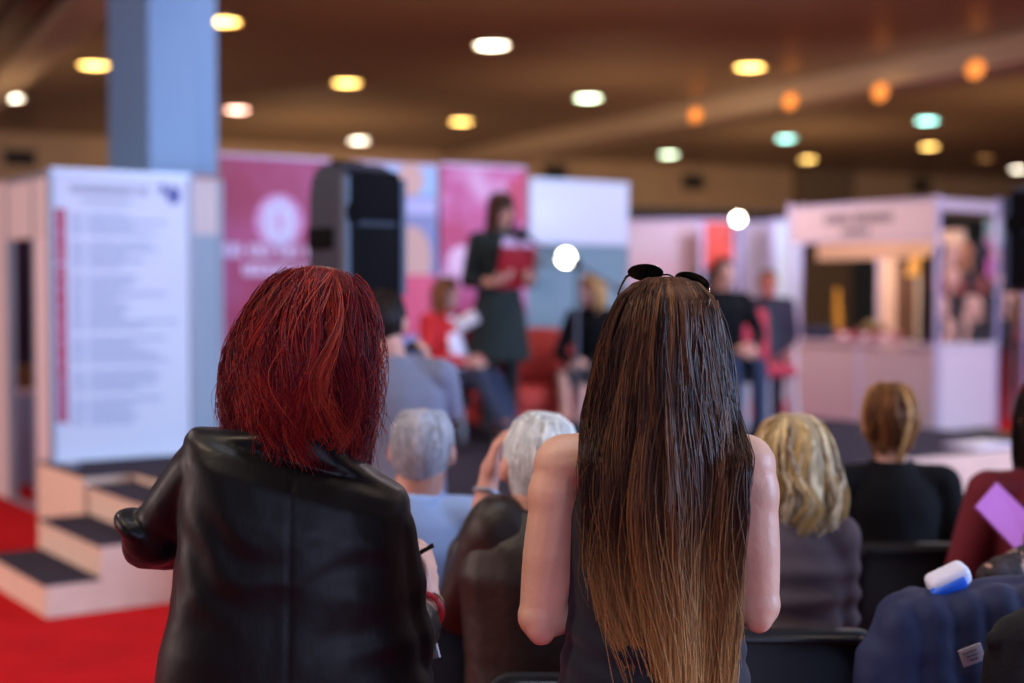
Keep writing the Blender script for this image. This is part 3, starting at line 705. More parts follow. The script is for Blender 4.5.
for nm, c, lb, gr, cat in kinds:
    t = empty(nm, (0, 0, 0), lb, cat, gr); m = mat('goods_' + nm, c, .6, var=.15, vscale=20)
    if cat == 'slipper':
        MB().loft([((0, 0, -.13), .018, .03), ((0, 0, -.11), .022, .045), ((0, 0, -.03), .024, .042), ((0, 0, .05), .026, .052), ((0, 0, .11), .020, .044), ((0, 0, .13), .01, .02)], 16).build('sole', m, t)
        MB().loft([((.018, 0, .0), .03, .044), ((.022, 0, .05), .034, .05), ((.016, 0, .105), .02, .04), ((.01, 0, .125), .008, .02)], 16).build('upper', m, t)
    else:
        MB().loft([((0, 0, -.12), .03, .06), ((0, 0, -.09), .045, .085), ((0, 0, .03), .04, .08), ((0, 0, .06), .02, .05)], 16).build('bag', m, t)
        MB().tube([(0, -.03, .05), (0, -.02, .12), (0, .02, .12), (0, .03, .05)], .006).build('strap', m, t)
    protos.append(t)
used = set(); n = 0
for ri, z in enumerate((.10, .36, .64, .92)):
    for ci in range(15):
        i = rng.choice(4, p=(.30, .36, .20, .14)); o = protos[i]
        if i in used: o = copy_tree(protos[i])
        used.add(i)
        o.location = Lw(LW_-.12 + .045 + .02*rng.random(), .10 + .125*ci + .02*rng.random(), .99 + z + .05*rng.random()); o.rotation_euler = (rng.uniform(-.5, .5), 0, ang + rng.uniform(-.2, .2))
        o.scale = (1.25,)*3 if i != 1 else (1.35,)*3
hs = empty('hanging_scarf', Lw(LW_-.02, 1.0, 1.98), 'magenta scarf hanging from the rear post of the stall', 'scarf', rz=ang)
MB().loft([((0, 0, -.30), .03, .07), ((0, .01, -.1), .025, .055), ((0, 0, .12), .02, .04), ((0, 0, .2), .01, .02)], 16).build('cloth', mat('magenta_cloth', '#d060a0', .7), hs)
tp = empty('side_shelf', Lw(LW_-.5, 2.1, 0), 'teal back panel with a cream shelf right of the lettered fascia', 'shelf', rz=ang)
bb('panel', -.5, 1.1, .3, .34, 1.0, 2.45, mat('teal_panel', '#8fb0b6', .5), tp); bb('shelf', -.45, 1.05, .02, .3, 1.88, 2.05, mat('cream_beam', '#efd2bc', .5), tp); bb('leg', -.1, -.06, .26, .3, 0, 1.0, M_ALU, tp); bb('leg', 1.0, 1.04, .26, .3, 0, 1.0, M_ALU, tp)
# goods inside the stall
g = empty('hanging_garment', Lw(LW_*.80, .85, 1.60), 'black garment hanging inside the stall beside the cream post', 'garment', rz=ang)
MB().loft([((0, 0, -.58), .17, .08), ((0, 0, -.2), .15, .07), ((0, 0, .1), .14, .06), ((0, 0, .22), .11, .05), ((0, 0, .27), .04, .03)], 20).build('cloth', mat('black_cloth', '#0d0c10', .9), g)
MB().tube([(0, 0, .26), (0, 0, .32), (.02, 0, .345), (.035, 0, .32)], .006).build('hook', M_ALU, g)
g = empty('table_lamp', Lw(LW_*.80, .3, 1.0), 'amber shaded lamp glowing inside the stall', 'lamp', rz=ang)
MB().tube([(0, 0, 0), (0, 0, .02)], .09, 20).build('base', M_BLACK, g); MB().tube([(0, 0, .02), (0, 0, .75)], .012).build('stem', M_BLACK, g)
MB().loft([((0, 0, .74), .17, .17), ((0, 0, .96), .11, .11)], 24).build('shade', mat('amber_shade', '#e0a850', .6, emit='#e09a40', estr=.55), g)
g = empty('folded_cloth', Lw(LW_*.14, .2, 1.0), 'navy folded cloth at the left end of the stall counter', 'cloth', rz=ang)
MB().rbox((0, 0, .06), (.34, .26, .12), .035).build('cloth', mat('navy_cloth', '#1a2142', .8), g); MB().rbox((0, 0, .13), (.30, .22, .03), .012).build('upper_fold', mat('navy_cloth', '#1a2142', .8), g)
for xx, lb, c in ((.34, 'crimson packet on the stall counter beside the navy cloth', '#98384c'), (.49, 'crimson packet in the middle of the stall counter', '#8a3444'), (.62, 'rose packet on the stall counter nearest the cream post', '#c07a8a')):
    g = empty('goods_packet', Lw(LW_*xx, .22, 1.0), lb, 'packet', 'packets on the stall counter', ang)
    MB().rbox((0, 0, .05), (.26, .18, .10), .02).build('body', mat('packet' + c, c, .6), g); MB().rbox((0, -.092, .055), (.12, .004, .05), .002).build('label_patch', M_PANEL, g)
g = empty('fruit_bowl', Lw(LW_*.44, .40, 1.0), 'olive brown bowl on the stall counter behind the packets', 'bowl', rz=ang)
MB().loft([((0, 0, 0), .06, .06), ((0, 0, .03), .07, .07), ((0, 0, .10), .15, .15), ((0, 0, .15), .17, .17), ((0, 0, .15), .155, .155), ((0, 0, .06), .08, .08)], 24).build('bowl', mat('olive_bowl', '#5c4a30', .6), g)
MB().ell((0, 0, .15), (.14, .14, .06)).build('contents', mat('olive_fill', '#6a5a34', .8, bump=.5, bscale=60), g)
g = empty('yellow_scarf', Lw(LW_*.09, .65, 1.35), 'yellow scarf hanging inside the stall near its left post', 'scarf', rz=ang)
MB().loft([((0.02, 0, -.25), .05, .03), ((0, 0, 0), .045, .025), ((-.01, 0, .25), .02, .02)], 16).build('cloth', mat('yellow_cloth', '#c8922e', .8), g)
# green mat
p = at(965, 300, 14.6); g = abbox('grass_mat', V((p.x, p.y, 0)), -1.2, 1.4, -.6, 1.2, .0, .025, mat('artificial_grass', '#4f5c24', .95, bump=.6, bscale=300, col2='#6d6a30')); tag(g, 'green artificial grass mat in front of the lettered stall', 'mat')

# ------------------------------------------------------------------ distant stalls
def far_panel(name, pxa, pxb, pya, pyb, Y, m, label, cat='stall', depth=.08, legs=True):
    a = at(pxa, pya, Y); b = at(pxb, pyb, Y); z1, z0 = a.z, b.z; w = b.x-a.x
    e = empty(name, ((a.x+b.x)/2, Y, 0), label, cat)
    MB().rbox((0, 0, (z0+z1)/2), (w, depth, z1-z0), .02).build('panel', m, e)
    for s in (-1, 1): MB().rbox((s*(w/2-.03), 0, z1/2), (.06, depth+.02, z1), .01).build('post', M_POST, e)
    MB().rbox((0, 0, z1+.02), (w, depth+.03, .04), .01).build('rail', M_POST, e)
    return e, w, z0, z1
M_FP = mat('far_white', '#d8cfe4', .5, col2='#d4b6cc', vscale=1.2)
far_panel('exhibition_stall', 624, 700, 222, 300, 20.5, M_FP, 'distant lilac white stall wall right of the blank sign')
e_, w_, z0_, z1_ = far_panel('exhibition_stall', 700, 737, 222, 268, 20.0, mat('far_red', '#e0503a', .5, col2='#c8443f', vscale=.9), 'distant stall with a coral red fascia above a black recess')
MB().box((0, .1, z0_/2), (w_*1.25, .05, z0_)).build('dark_curtain', mat('far_black', '#0f0c12', .8), e_, False)
far_panel('exhibition_stall', 740, 772, 224, 420, 21, mat('far_pale', '#c6bcd2', .5), 'distant pale stall wall with a round spotlight at its top')
far_panel('exhibition_stall', 772, 800, 222, 420, 20.4, mat('far_blue', '#bcd0dc', .5), 'distant pale blue stall wall next to the lettered stall')
mk_ = [(660, 245, 'plum'), ]
def spot(px, py, Y, label, m, par_z=None):
    p = at(px, py, Y); e = empty('spotlight', p, label, 'spotlight')
    d = (V((0, 0, CAM_Z)) - p).normalized(); R = d.to_track_quat('Z', 'Y').to_matrix()
    t = MB().loft([((0, 0, -.12), .025, .025), ((0, 0, -.10), .05, .05), ((0, 0, -.01), .075, .075), ((0, 0, .0), .08, .08)], 20); t.v = [tuple(R @ V(q)) for q in t.v]; t.build('housing', M_BLACK, e)
    t = MB().ell((0, 0, .0), (.066, .066, .02)); t.v = [tuple(R @ V(q)) for q in t.v]; t.build('lens', m, e)
    MB().tube([-d*.1, -d*.1 + V((0, .10, -.02)), V((0, .30, -.05))], .012).build('arm', M_BLACK, e)
    return e
spot(566, 258, 12.4, 'bright round spotlight clamped to the grey partition behind the stage', lamp_mat('spot', '#fffbe0', 26))
spot(738, 219, 19.6, 'bright round spotlight over the distant pale stall', lamp_mat('spot2', '#fff4d8', 30))

# ------------------------------------------------------------------ lights and world
w = bpy.data.worlds.new('world'); SC.world = w; w.use_nodes = True
bg = w.node_tree.nodes['Background']; bg.inputs[0].default_value = (*lin('#c2cdf0')[:3], 1); bg.inputs[1].default_value = .30
def area(name, loc, size, power, col, target=None, shape='DISK', sy=None, spread=None):
    l = bpy.data.lights.new(name, 'AREA'); l.energy = power; l.color = lin(col)[:3]; l.shape = shape; l.size = size
    if sy: l.size_y = sy
    if spread: l.spread = spread
    o = bpy.data.objects.new(name, l); COL.objects.link(o); o.location = loc
    d = (V(target) - V(loc)) if target else V((0, 0, -1)); o.rotation_euler = d.to_track_quat('-Z', 'Y').to_euler(); return o
for x, y, pw, c in ((-2.4, 1.6, 105, '#ffe6c8'), (-.3, 2.75, 46, '#e6ecff'), (1.8, 3.4, 22, '#ffe2c4'), (4.6, 5.2, 40, '#ffd8c4'), (-4.6, 6.4, 95, '#fff0ea'), (-.6, 7.6, 90, '#ffe0d4'), (2.6, 9.4, 100, '#f8e8ee'), (5.8, 12.4, 130, '#f4e8f2'), (-1.0, 12.4, 50, '#ffe4d0')):
    area('hall_lamp_light', (x, y, CEIL-.1), .5, pw, c)
area('offscreen_soft_light', (12, 2.6, 3.0), 5, 2000, '#b2d0ff', (-2.2, 9.3, 1.8), 'RECTANGLE', 3.2)  # bluish daylight from the right, its source out of view
area('offscreen_soft_light', (-11, 3.5, 2.8), 6, 560, '#ffe0da', (4.5, 14.5, 1.4), 'RECTANGLE', 3.0)  # added pinkish light from an unseen source on the left
for x, y, pw in ((-8, 20, 130), (1.5, 22.5, 130), (9, 24, 140), (16, 22, 120), (6, 30, 170), (-4, 28, 170), (-1.6, 13.6, 70), (.9, 14.5, 70)):
    area('hidden_ceiling_fill', (x, y, 2.0), 1.2, pw, '#ffd8a8', (x + 1, y + 3, 6))  # added lights hidden behind the stalls to brighten the ceiling
area('offscreen_soft_light', (2.5, -9, 3.0), 8, 420, '#c4d2ff', (0, 3, 1.2), 'RECTANGLE', 2.6)  # added bluish fill behind the camera for the people's backs
for x, y, z, pw in ((.35, .9, 2.45, 26), (1.05, .55, 2.45, 22)):
    q = Lw(x, y, z); area('added_stall_fill', q, .25, pw, '#ffe0c0')  # added lights that brighten the inside of the stall
area('added_stall_fill', Lw(-.6, -1.6, 3.4), .5, 40, '#f4e4f0', Lw(1.0, 0, 1.6))  # added light that brightens the fascia and stall front
for x, y in ((3.2, 18.6), (4.6, 18.2), (6.0, 18.0)): area('added_stall_fill', (x, y, 3.3), .4, 24, '#f4ecff', (x, y+2.2, 1.8))  # added unseen lights that brighten the distant stall walls
SC.view_settings.view_transform = 'Standard'; SC.view_settings.look = 'None'; SC.view_settings.gamma = 1; SC.view_settings.use_curve_mapping = False
SC.view_settings.exposure = 0.0

# ------------------------------------------------------------------ people
def L2(px, py, Y, root): return at(px, py, Y) - V((root[0], root[1], 0))
def ground(px, Y): p = at(px, 290, Y); return V((p.x, p.y, 0))
def hair_send(back=1.0, side=.72, front=.33, e0=1.1, e1=1.75, e2=2.3):
    return lambda p: np.interp(np.abs(p), [0, e0, e1, e2, PI], [back, back, side, front, front])

# --- woman with the red bob, black satin blazer
M_BLZ = mat('blazer_satin', '#04060b', .42, spec=.22, bump=.14, bscale=26, sheen=.05, stretch=(1, 1, .5))
rt = ground(297, 2.42)
SLw, SRw = at(199, 472, 2.41), at(388, 530, 2.41)
eLw, wLw, eRw, wRw = at(150, 541, 2.47), at(212, 535, 2.70), at(403, 648, 2.43), at(426, 607, 2.62)
loc = lambda p: p - rt
r, HM, J = person(rt, 'woman with a dyed red bob and black satin blazer standing and writing', yaw=0, H=1.55, fem=True, sroll=.29, sw=.175, head=(-.15, -.10, .10), headoff=(.012, .03, .030),
    SLo=loc(SLw), SRo=loc(SRw), eL=loc(eLw), wL=loc(wLw), eR=loc(eRw), wR=loc(wRw), hands=('relax', 'pinch'), palmR=(-1, .25, .1), dR=(.10, .12, 1), palmL=(0, 0, -1), dL=(1, .3, -.1), bottom=mat('black_trousers', '#0c0c10', .8), vox=.0055, bulk=.86)
# blazer
t = MB()
SLl, SRl = loc(SLw), loc(SRw)
mid = (SLl+SRl)/2; NKx = V((.016, .004, .078))
RY = lambda a: Matrix.Rotation(a, 3, 'Y'); Rt = RY(.24)
S_ = [((.0, 0, .66), .258, .160, 0), ((-.005, 0, .78), .252, .155, 0), ((-.008, 0, .92), .232, .145, .02), ((-.006, 0, 1.02), .210, .134, .06), ((-.004, .0, 1.11), .200, .127, .14), ((-.001, 0, 1.19), .199, .120, .22),
      ((.0, 0, 1.246), .200, .106, .275), ((.001, 0, 1.276), .198, .086, .285), ((.002, 0, 1.293), .188, .062, .285), ((.006, .002, 1.305), .135, .074, .285), ((.012, .004, 1.324), .084, .076, .26), ((.018, .010, 1.348), .070, .070, .22), ((.022, .014, 1.366), .064, .064, .2)]
t.loft([(V(a), x, y) for a, x, y, q in S_], 64, [RY(q) for a, x, y, q in S_], 2.7)
eL, wL, eR, wR = map(loc, (eLw, wLw, eRw, wRw))
t.chain([SLl, SLl.lerp(eL, .5), eL], [.051, .050, .052]); t.chain([eL, eL.lerp(wL, .5), wL.lerp(eL, .08)], [.053, .054, .046])
t.ell(eL + V((-.010, -.008, .022)), (.054, .056, .024), Matrix.Rotation(.5, 3, 'Y'))
t.chain([SRl, SRl.lerp(eR, .5), eR], [.050, .052, .056]); t.chain([eR, eR.lerp(wR, .35), eR.lerp(wR, .55)], [.058, .050, .044])
def bl_disp(co):
    p = V((co.x*5.5, co.y*5.5, co.z*3.2)); p = p + V((noise.noise(co*4), 0, noise.noise(co*4 + V((9, 9, 9)))))*.8; a = noise.noise(p); b = noise.noise(p*2.3 + V((4, 1, 2)))
    am = .0030 + .0035*max(0, min(1, (1.15 - co.z)*3))
    d = am*((1 - abs(a)*2.6)*.55 + b*.45)
    # folds that fan out of the back of the armholes and the elbow
    for S, sx in ((SLl, 1), (SRl, -1)):
        u = (co.x - S.x)*sx; v = co.z - S.z
        if -.02 < u < .2 and -.32 < v < .05 and co.y < .03:
            d += .0026*math.sin(v*62 + u*48 + 5*noise.noise(co*7))*math.exp(-((u-.05)/.07)**2)*math.exp(-((v+.13)/.10)**2)
    if co.z < 1.27 and co.y < 0: d -= .0014*math.exp(-((co.x-.004)/.004)**2)
    e = (co - eL).length; d += .006*math.sin((co - SLl).length*85)*math.exp(-(e/.085)**2)
    e = (co - eR).length; d += .005*math.sin((co - SRl).length*75)*math.exp(-(e/.12)**2)
    return d
remesh(t, 'blazer', M_BLZ, r, .0055, 5, bl_disp)
t = MB(); n0 = V((.021, .012, 1.352)); cpts = []
for j in range(25):
    a = 2*PI*j/24; q = Rt @ V((.066*math.sin(a), -.060*math.cos(a), .012*math.cos(a))); cpts.append(n0 + q)
t.tube(cpts, .012, 10, False); t.build('collar', M_BLZ, r)
# bob hair
P_BOB = [(0, 0, 0, 0, .140), (.05, .030, .030, .030, .139), (.12, .064, .068, .066, .126), (.22, .092, .098, .09, .095), (.34, .115, .120, .104, .045), (.48, .131, .134, .112, -.010), (.62, .138, .138, .114, -.06), (.76, .139, .132, .112, -.105), (.88, .134, .122, .106, -.148), (1, .122, .108, .098, -.185)]
reds = ['#701418', '#8a241e', '#560e18', '#983024', '#661420', '#480c16', '#7a181e', '#a63e2c', '#621422']
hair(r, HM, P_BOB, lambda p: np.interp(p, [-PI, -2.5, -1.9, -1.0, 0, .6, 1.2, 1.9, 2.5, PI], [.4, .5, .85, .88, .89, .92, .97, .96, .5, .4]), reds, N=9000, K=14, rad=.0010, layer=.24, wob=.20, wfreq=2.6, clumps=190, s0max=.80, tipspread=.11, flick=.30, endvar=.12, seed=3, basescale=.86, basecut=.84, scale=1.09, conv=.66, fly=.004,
     cx=[.012, .012, .010, .006, .002, -.002, -.004, -.003, 0, .004])
hair(r, HM, P_BOB, lambda q: np.interp(np.abs(q), [0, 1.9, 2.5, PI], [.95, .98, .5, .4]), reds, N=320, K=14, rad=.0007, layer=.02, wob=.12, wfreq=2.5, clumps=320, s0max=.5, s0min=.1, phimax=PI, tipspread=.22, flick=.7, endvar=.14, seed=4, base=False, conv=.1, fly=.012, scale=1.08, cx=[.012, .012, .010, .006, .002, -.002, -.004, -.003, 0, .004], name='stray_hair')
# bracelets and watch on the right wrist
fa = (V(wR) - V(eR)).normalized(); u = fa.orthogonal().normalized(); vv = fa.cross(u)
def wristring(nm, off, rr_, th, m):
    c = V(wR) + fa*off; t = MB(); t.tube([c + (u*math.cos(2*PI*j/20) + vv*math.sin(2*PI*j/20))*rr_ for j in range(21)], th, 8, False); return t.build(nm, m, r)
wristring('bracelet', -.005, .031, .006, mat('bracelet_black', '#0d0d0f', .35)); wristring('bracelet', -.022, .034, .006, mat('bracelet_red', '#a01420', .45)); wristring('bracelet', .009, .030, .0035, mat('bracelet_gold', '#b08848', .3, metal=.8))
# pen and paper in her hands
pn_a, pn_b = at(414, 556, 2.60), at(431, 546.5, 2.60)
e = empty('pen', pn_a, 'black pen in the right hand of the red haired woman', 'pen')
dd = pn_b - pn_a; MB().tube([(0, 0, 0), dd*.1, dd*1.15], [.0012, .0042, .0042], 10).build('barrel', mat('pen_black', '#10140f', .3), e); MB().tube([dd*.15, dd*.35], .0048, 10).build('grip', mat('pen_grip', '#3a4a44', .5), e)
qs = [at(426, 600, 2.60), at(440, 657, 2.585), at(392, 662, 2.75), at(380, 606, 2.78)]
e = empty('paper_sheet', qs[0], 'white paper sheet held by the red haired woman', 'paper'); nrm = (qs[1]-qs[0]).cross(qs[3]-qs[0]).normalized()
t = MB(); base = [q-qs[0] for q in qs]
t.add([q + nrm*.0015 for q in base] + [q - nrm*.0015 for q in base], [(0, 1, 2, 3), (7, 6, 5, 4)] + [(i, i+4, (i+1) % 4+4, (i+1) % 4) for i in range(4)]); t.build('sheet', mat('paper', '#e6e4ea', .7), e, False)
t = MB(); t.add([q - nrm*.004 for q in base] + [q - nrm*.008 for q in base], [(0, 1, 2, 3), (7, 6, 5, 4)] + [(i, i+4, (i+1) % 4+4, (i+1) % 4) for i in range(4)]); t.build('backing_board', mat('board_grey', '#3a3d48', .7), e, False)

# --- woman with long brown hair
rt2 = ground(655, 2.35)
loc2 = lambda p: p - rt2
M_NAVY = mat('navy_knit', '#0c1222', .75, spec=.3, bump=.12, bscale=220, sheen=.15)
M_SKN = mat('skin_warm', '#d2a58c', .48, spec=.4, var=.07, vscale=14, bump=.10, bscale=90)
eL2, eR2 = loc2(at(541, 616, 2.33)), loc2(at(757, 604, 2.33)); wL2, wR2 = loc2(at(618, 590, 2.56)), loc2(at(700, 590, 2.56))
r, HM, J = person(rt2, 'woman with very long brown hair and sleeveless navy top seen from behind', H=1.573, fem=True, sw=.149, headoff=(.016, 0, -.007), eL=eL2, wL=wL2, eR=eR2, wR=wR2, skin=M_SKN,
    top=None, bottom=mat('dark_jeans', '#141a2c', .85, bump=.1, bscale=300), vox=.0055, hands=('relax', 'relax'), palmL=(0, 0, -1), palmR=(0, 0, -1), bulk=.96)
bd = [c for c in r.children if c.name.startswith('body')][0]
# fuller upper arms: sculpt the arm outline by rebuilding the body with muscle masses
N_, SL_, SR_ = J['N'], J['SL'], J['SR']
t = MB()
for S, e_, w_ in ((SL_, eL2, wL2), (SR_, eR2, wR2)):
    t.cap(S + V((0, 0, .002)), S.lerp(e_, .30), .050, .049); t.cap(S.lerp(e_, .30), S.lerp(e_, .6), .049, .047); t.cap(S.lerp(e_, .6), S.lerp(e_, .85), .047, .041); t.cap(S.lerp(e_, .85), e_, .041, .037); t.ell(S.lerp(e_, .22) + V((-.006 if S.x < 0 else .006, .0, 0)), (.048, .050, .07))
    t.ell(e_ + V((0, -.014, -.016)), (.026, .026, .030)); t.cap(e_, e_.lerp(w_, .35), .040, .043); t.cap(e_.lerp(w_, .35), w_, .043, .027)
    t.cap(N_ + V((0, -.01, -.045)), S, .060, .052)
t.ell(N_ + V((0, .0, -.14)), (.135, .085, .12)); t.cap(N_ + V((0, 0, -.06)), J['C'] + V((0, -.01, -.04)), .054, .050)
hp = MB(); head_prims(hp, HM); t.add(hp.v, hp.f)
for w_, e_ in ((wL2, eL2), (wR2, eR2)): hand(t, w_, (w_-e_), V((0, 0, -1)), 1 if e_.x < 0 else -1, .5, k=.95)
pel = J['pel']; k = .925
t.loft([(pel + V((0, 0, -.09)), .15, .10), (pel, .15, .10), (pel + V((0, 0, .15)), .12, .09), (pel + V((0, 0, .3)), .13, .095), (pel + V((0, 0, .40)), .13, .09)], 24)
for s in (-1, 1): t.chain([pel + V((s*.085, 0, -.02)), V((s*.085, .015, .45)), V((s*.09, -.01, .085))], [.078, .05, .034]); t.cap(V((s*.09, -.04, .04)), V((s*.09, .12, .03)), .034, .028)
bpy.data.objects.remove(bd); remesh(t, 'body', M_SKN, r, .0055, 4)
# sleeveless top
t = MB(); sp = lambda q, y=0: pel.lerp(N_, q) + V((0, y, 0))
t.loft([(pel + V((.0, 0, -.16)), .175, .135), (pel + V((.0, 0, -.06)), .172, .130), (sp(.1), .163, .124), (sp(.25), .150, .114), (sp(.42), .144, .110), (sp(.58, .0), .150, .116), (sp(.74, -.002), .150, .118), (sp(.86, -.004), .132, .102), (sp(.95, -.004), .108, .078), (sp(1.0, 0), .07, .062)], 40, None, 2.2)
for s in (-1, 1): t.cap(N_ + V((s*.045, -.004, -.028)), N_ + V((s*.105, -.004, -.052)), .050, .048)
def top_disp(co):
    d = wrinkle(8, .003)(co)
    d += .0035*math.sin(co.z*120 + co.x*14 + 3*noise.noise(co*6))*math.exp(-((co.z - 1.0)/.06)**2)
    return d
remesh(t, 'sleeveless_top', M_NAVY, r, .006, 4, top_disp)
# long hair
P_LB = [(0, 0, 0, 0, .132), (.02, .030, .032, .032, .131), (.05, .058, .066, .064, .120), (.09, .080, .092, .085, .098), (.14, .096, .112, .095, .060), (.20, .106, .120, .098, .015), (.27, .114, .126, .100, -.035), (.36, .125, .135, .10, -.10), (.46, .133, .150, .105, -.165), (.58, .129, .164, .10, -.24), (.70, .118, .162, .08, -.33), (.82, .108, .155, .06, -.42), (.92, .090, .152, .05, -.50), (1, .074, .156, .05, -.575)]
CXB = [.004, .004, .004, .002, .0, -.002, -.003, -.003, -.006, -.012, -.014, -.002, .012, .018]
browns = ['#3c241a', '#4a2e20', '#301c14', '#5a3a26', '#42281e', '#66442c', '#2a1a16', '#7a5232']
# the ends are uneven: a shorter clump on the left, the longest in the middle right
def lsend(p): return np.interp(p, [-2.0, -1.5, -1.0, -.75, -.45, -.25, .1, .7, 1.1, 1.5, 2.0, PI], [.62, .74, .86, .90, .86, 1.0, 1.06, 1.06, 1.0, .86, .62, .50])
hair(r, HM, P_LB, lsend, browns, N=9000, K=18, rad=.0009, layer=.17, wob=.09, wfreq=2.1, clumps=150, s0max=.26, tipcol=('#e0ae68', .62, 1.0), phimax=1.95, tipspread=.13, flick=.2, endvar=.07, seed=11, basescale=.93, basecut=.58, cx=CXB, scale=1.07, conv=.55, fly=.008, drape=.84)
hair(r, HM, [(s, a, b, c, z) for s, a, b, c, z in P_LB], lambda p: np.interp(np.abs(p), [0, 1.7, 2.3, PI], [.30, .34, .20, .12]), browns, N=1500, K=9, rad=.0012, layer=.06, wob=.04, clumps=90, s0max=.10, phimax=PI, tipspread=.03, endvar=.05, seed=12, basescale=.95, cx=CXB, name='hair_crown', scale=1.07)
hair(r, HM, P_LB, lsend, browns, N=190, K=14, rad=.0007, layer=.02, wob=.12, wfreq=2.5, clumps=300, s0max=.5, s0min=.1, phimax=1.35, tipspread=.16, flick=.7, endvar=.14, seed=14, base=False, conv=.1, fly=.012, scale=1.08, cx=CXB, drape=.84, tipcol=('#e0ae68', .5, 1.0), name='stray_hair')
# sunglasses on her head
sg = empty('sunglasses', at(668, 276, 2.40), 'dark green sunglasses with thin gold rims pushed up on the long brown hair', 'sunglasses')
M_LENS = mat('lens_green', '#0c1712', .08, spec=.9, coat=.6); M_RIM = mat('rim_dark', '#2c2620', .25, metal=.8); M_GOLD = mat('temple_gold', '#8a8078', .25, metal=.9)
def lens(c, U, W):
    c = c - sg.location; U = V(U).normalized(); W = V(W); W = (W - U*W.dot(U)).normalized()
    MB().disc(c, .0285, .021, U, W, .003, 32).build('lens', M_LENS, sg)
    MB().tube([c + U*.0290*math.cos(2*PI*j/32) + W*.0215*math.sin(2*PI*j/32) for j in range(33)], .0014, 8, False).build('rim', M_RIM, sg)
cl, cr = at(645.5, 272.5, 2.405), at(692, 282, 2.385)
lens(cl, (1, 0, -.06), (.05, -.75, .56)); lens(cr, (1, 0, -.36), (.25, -.75, .58))
pp = lambda px, py, Y: at(px, py, Y) - sg.location
MB().tube([pp(662, 275, 2.40), pp(667, 274.5, 2.405), pp(671, 275.5, 2.405), pp(676, 279, 2.40)], .0016).build('bridge', M_RIM, sg)
MB().tube([pp(630, 275, 2.40), pp(626, 277, 2.38), pp(621.5, 285, 2.34), pp(618, 294, 2.30)], [.0022, .0022, .0018, .0015]).build('temple', M_RIM, sg)
MB().tube([pp(707, 287.5, 2.39), pp(709, 289.5, 2.37), pp(709.5, 297, 2.33), pp(708.5, 307, 2.29)], [.0022, .0022, .0018, .0015]).build('temple', M_GOLD, sg)

# --- chairs
M_CH = mat('chair_black', '#14161b', .55, spec=.35, bump=.08, bscale=150); M_CHF = mat('chair_frame', '#1b1d22', .35, metal=.6); M_RED = mat('seat_red', '#6e1018', .85)
def chair(loc, label, rz=0, zt=.82, w=.44, lean=.10):
    e = empty('conference_chair', loc, label, 'chair', 'audience chairs', rz)
    R = Matrix.Rotation(lean, 3, 'X')
    def shell(y, th, ww, hh, zc, rr=.05):
        m = MB(); n = 10; rs = []
        for i in range(n+1):       # a panel that curves round the sitter
            pass
        m.rbox((0, 0, 0), (ww, th, hh), min(th*.49, rr), None, 3)
        out = []
        for x, y_, z in m.v: out.append((x, y_ - (1 - (2*x/ww)**2)*.03, z))
        m.v = [tuple(R @ V(p) + V((0, y, zc))) for p in out]; return m
    zc = zt - .19
    outl = []
    def rr_panel(ww, hh, r_, th, y, nm, m):
        mb = MB(); pts = []
        for cx_, cz_, a0 in ((ww/2-r_, hh/2-r_, 0), (-ww/2+r_, hh/2-r_, 90), (-ww/2+r_, -hh/2+r_, 180), (ww/2-r_, -hh/2+r_, 270)):
            for j in range(6):
                a = math.radians(a0 + 90*j/5); pts.append((cx_ + r_*math.cos(a), cz_ + r_*math.sin(a)))
        f = lambda x, z, yy, s: R @ V((x*s, yy - (1 - (2*x/ww)**2)*.03, z*s)) + V((0, y, zc))
        mb.rings([[f(x, z, -th/2, .96) for x, z in pts], [f(x, z, -th/2+.006, 1) for x, z in pts], [f(x, z, th/2-.006, 1) for x, z in pts], [f(x, z, th/2, .96) for x, z in pts]])
        return mb.build(nm, m, e)
    rr_panel(w, .38, .06, .035, -.20, 'backrest', M_CH)
    mb = MB(); pts = []
    for cx_, cz_, a0 in ((w/2-.065, .125, 0), (-w/2+.065, .125, 90), (-w/2+.065, -.125, 180), (w/2-.065, -.125, 270)):
        for j in range(6): a = math.radians(a0 + 90*j/5); pts.append((cx_ + .05*math.cos(a), cz_ + .05*math.sin(a)))
    pts.append(pts[0])
    mb.tube([R @ V((x, -.022 - (1 - (2*x/w)**2)*.03, z)) + V((0, -.20, zc)) for x, z in pts], .009, 8, False); mb.build('back_rim', M_CHF, e)
    mb = MB(); mb.v = []; mb.rbox((0, 0, 0), (.10, .012, .018), .005); mb.v = [tuple(R @ (V(p) + V((0, -.05, .03))) + V((0, -.20, zc))) for p in mb.v]; mb.build('hand_slot', mat('slot_grey', '#2a2f3c', .4), e)
    mb = MB().rbox((0, .05, .44), (w-.02, .44, .05), .022); mb.build('seat', M_RED, e)
    for s in (-1, 1):
        MB().tube([V((s*(w/2-.01), -.18, zt-.34)), V((s*(w/2-.01), -.15, .44)), V((s*(w/2-.005), -.10, .42))], .012).build('back_support', M_CHF, e)
        MB().tube([V((s*(w/2-.02), -.12, .43)), V((s*(w/2), -.23, .012))], .012).build('leg', M_CHF, e); MB().tube([V((s*(w/2-.02), .22, .43)), V((s*(w/2), .27, .012))], .012).build('leg', M_CHF, e)
    return e
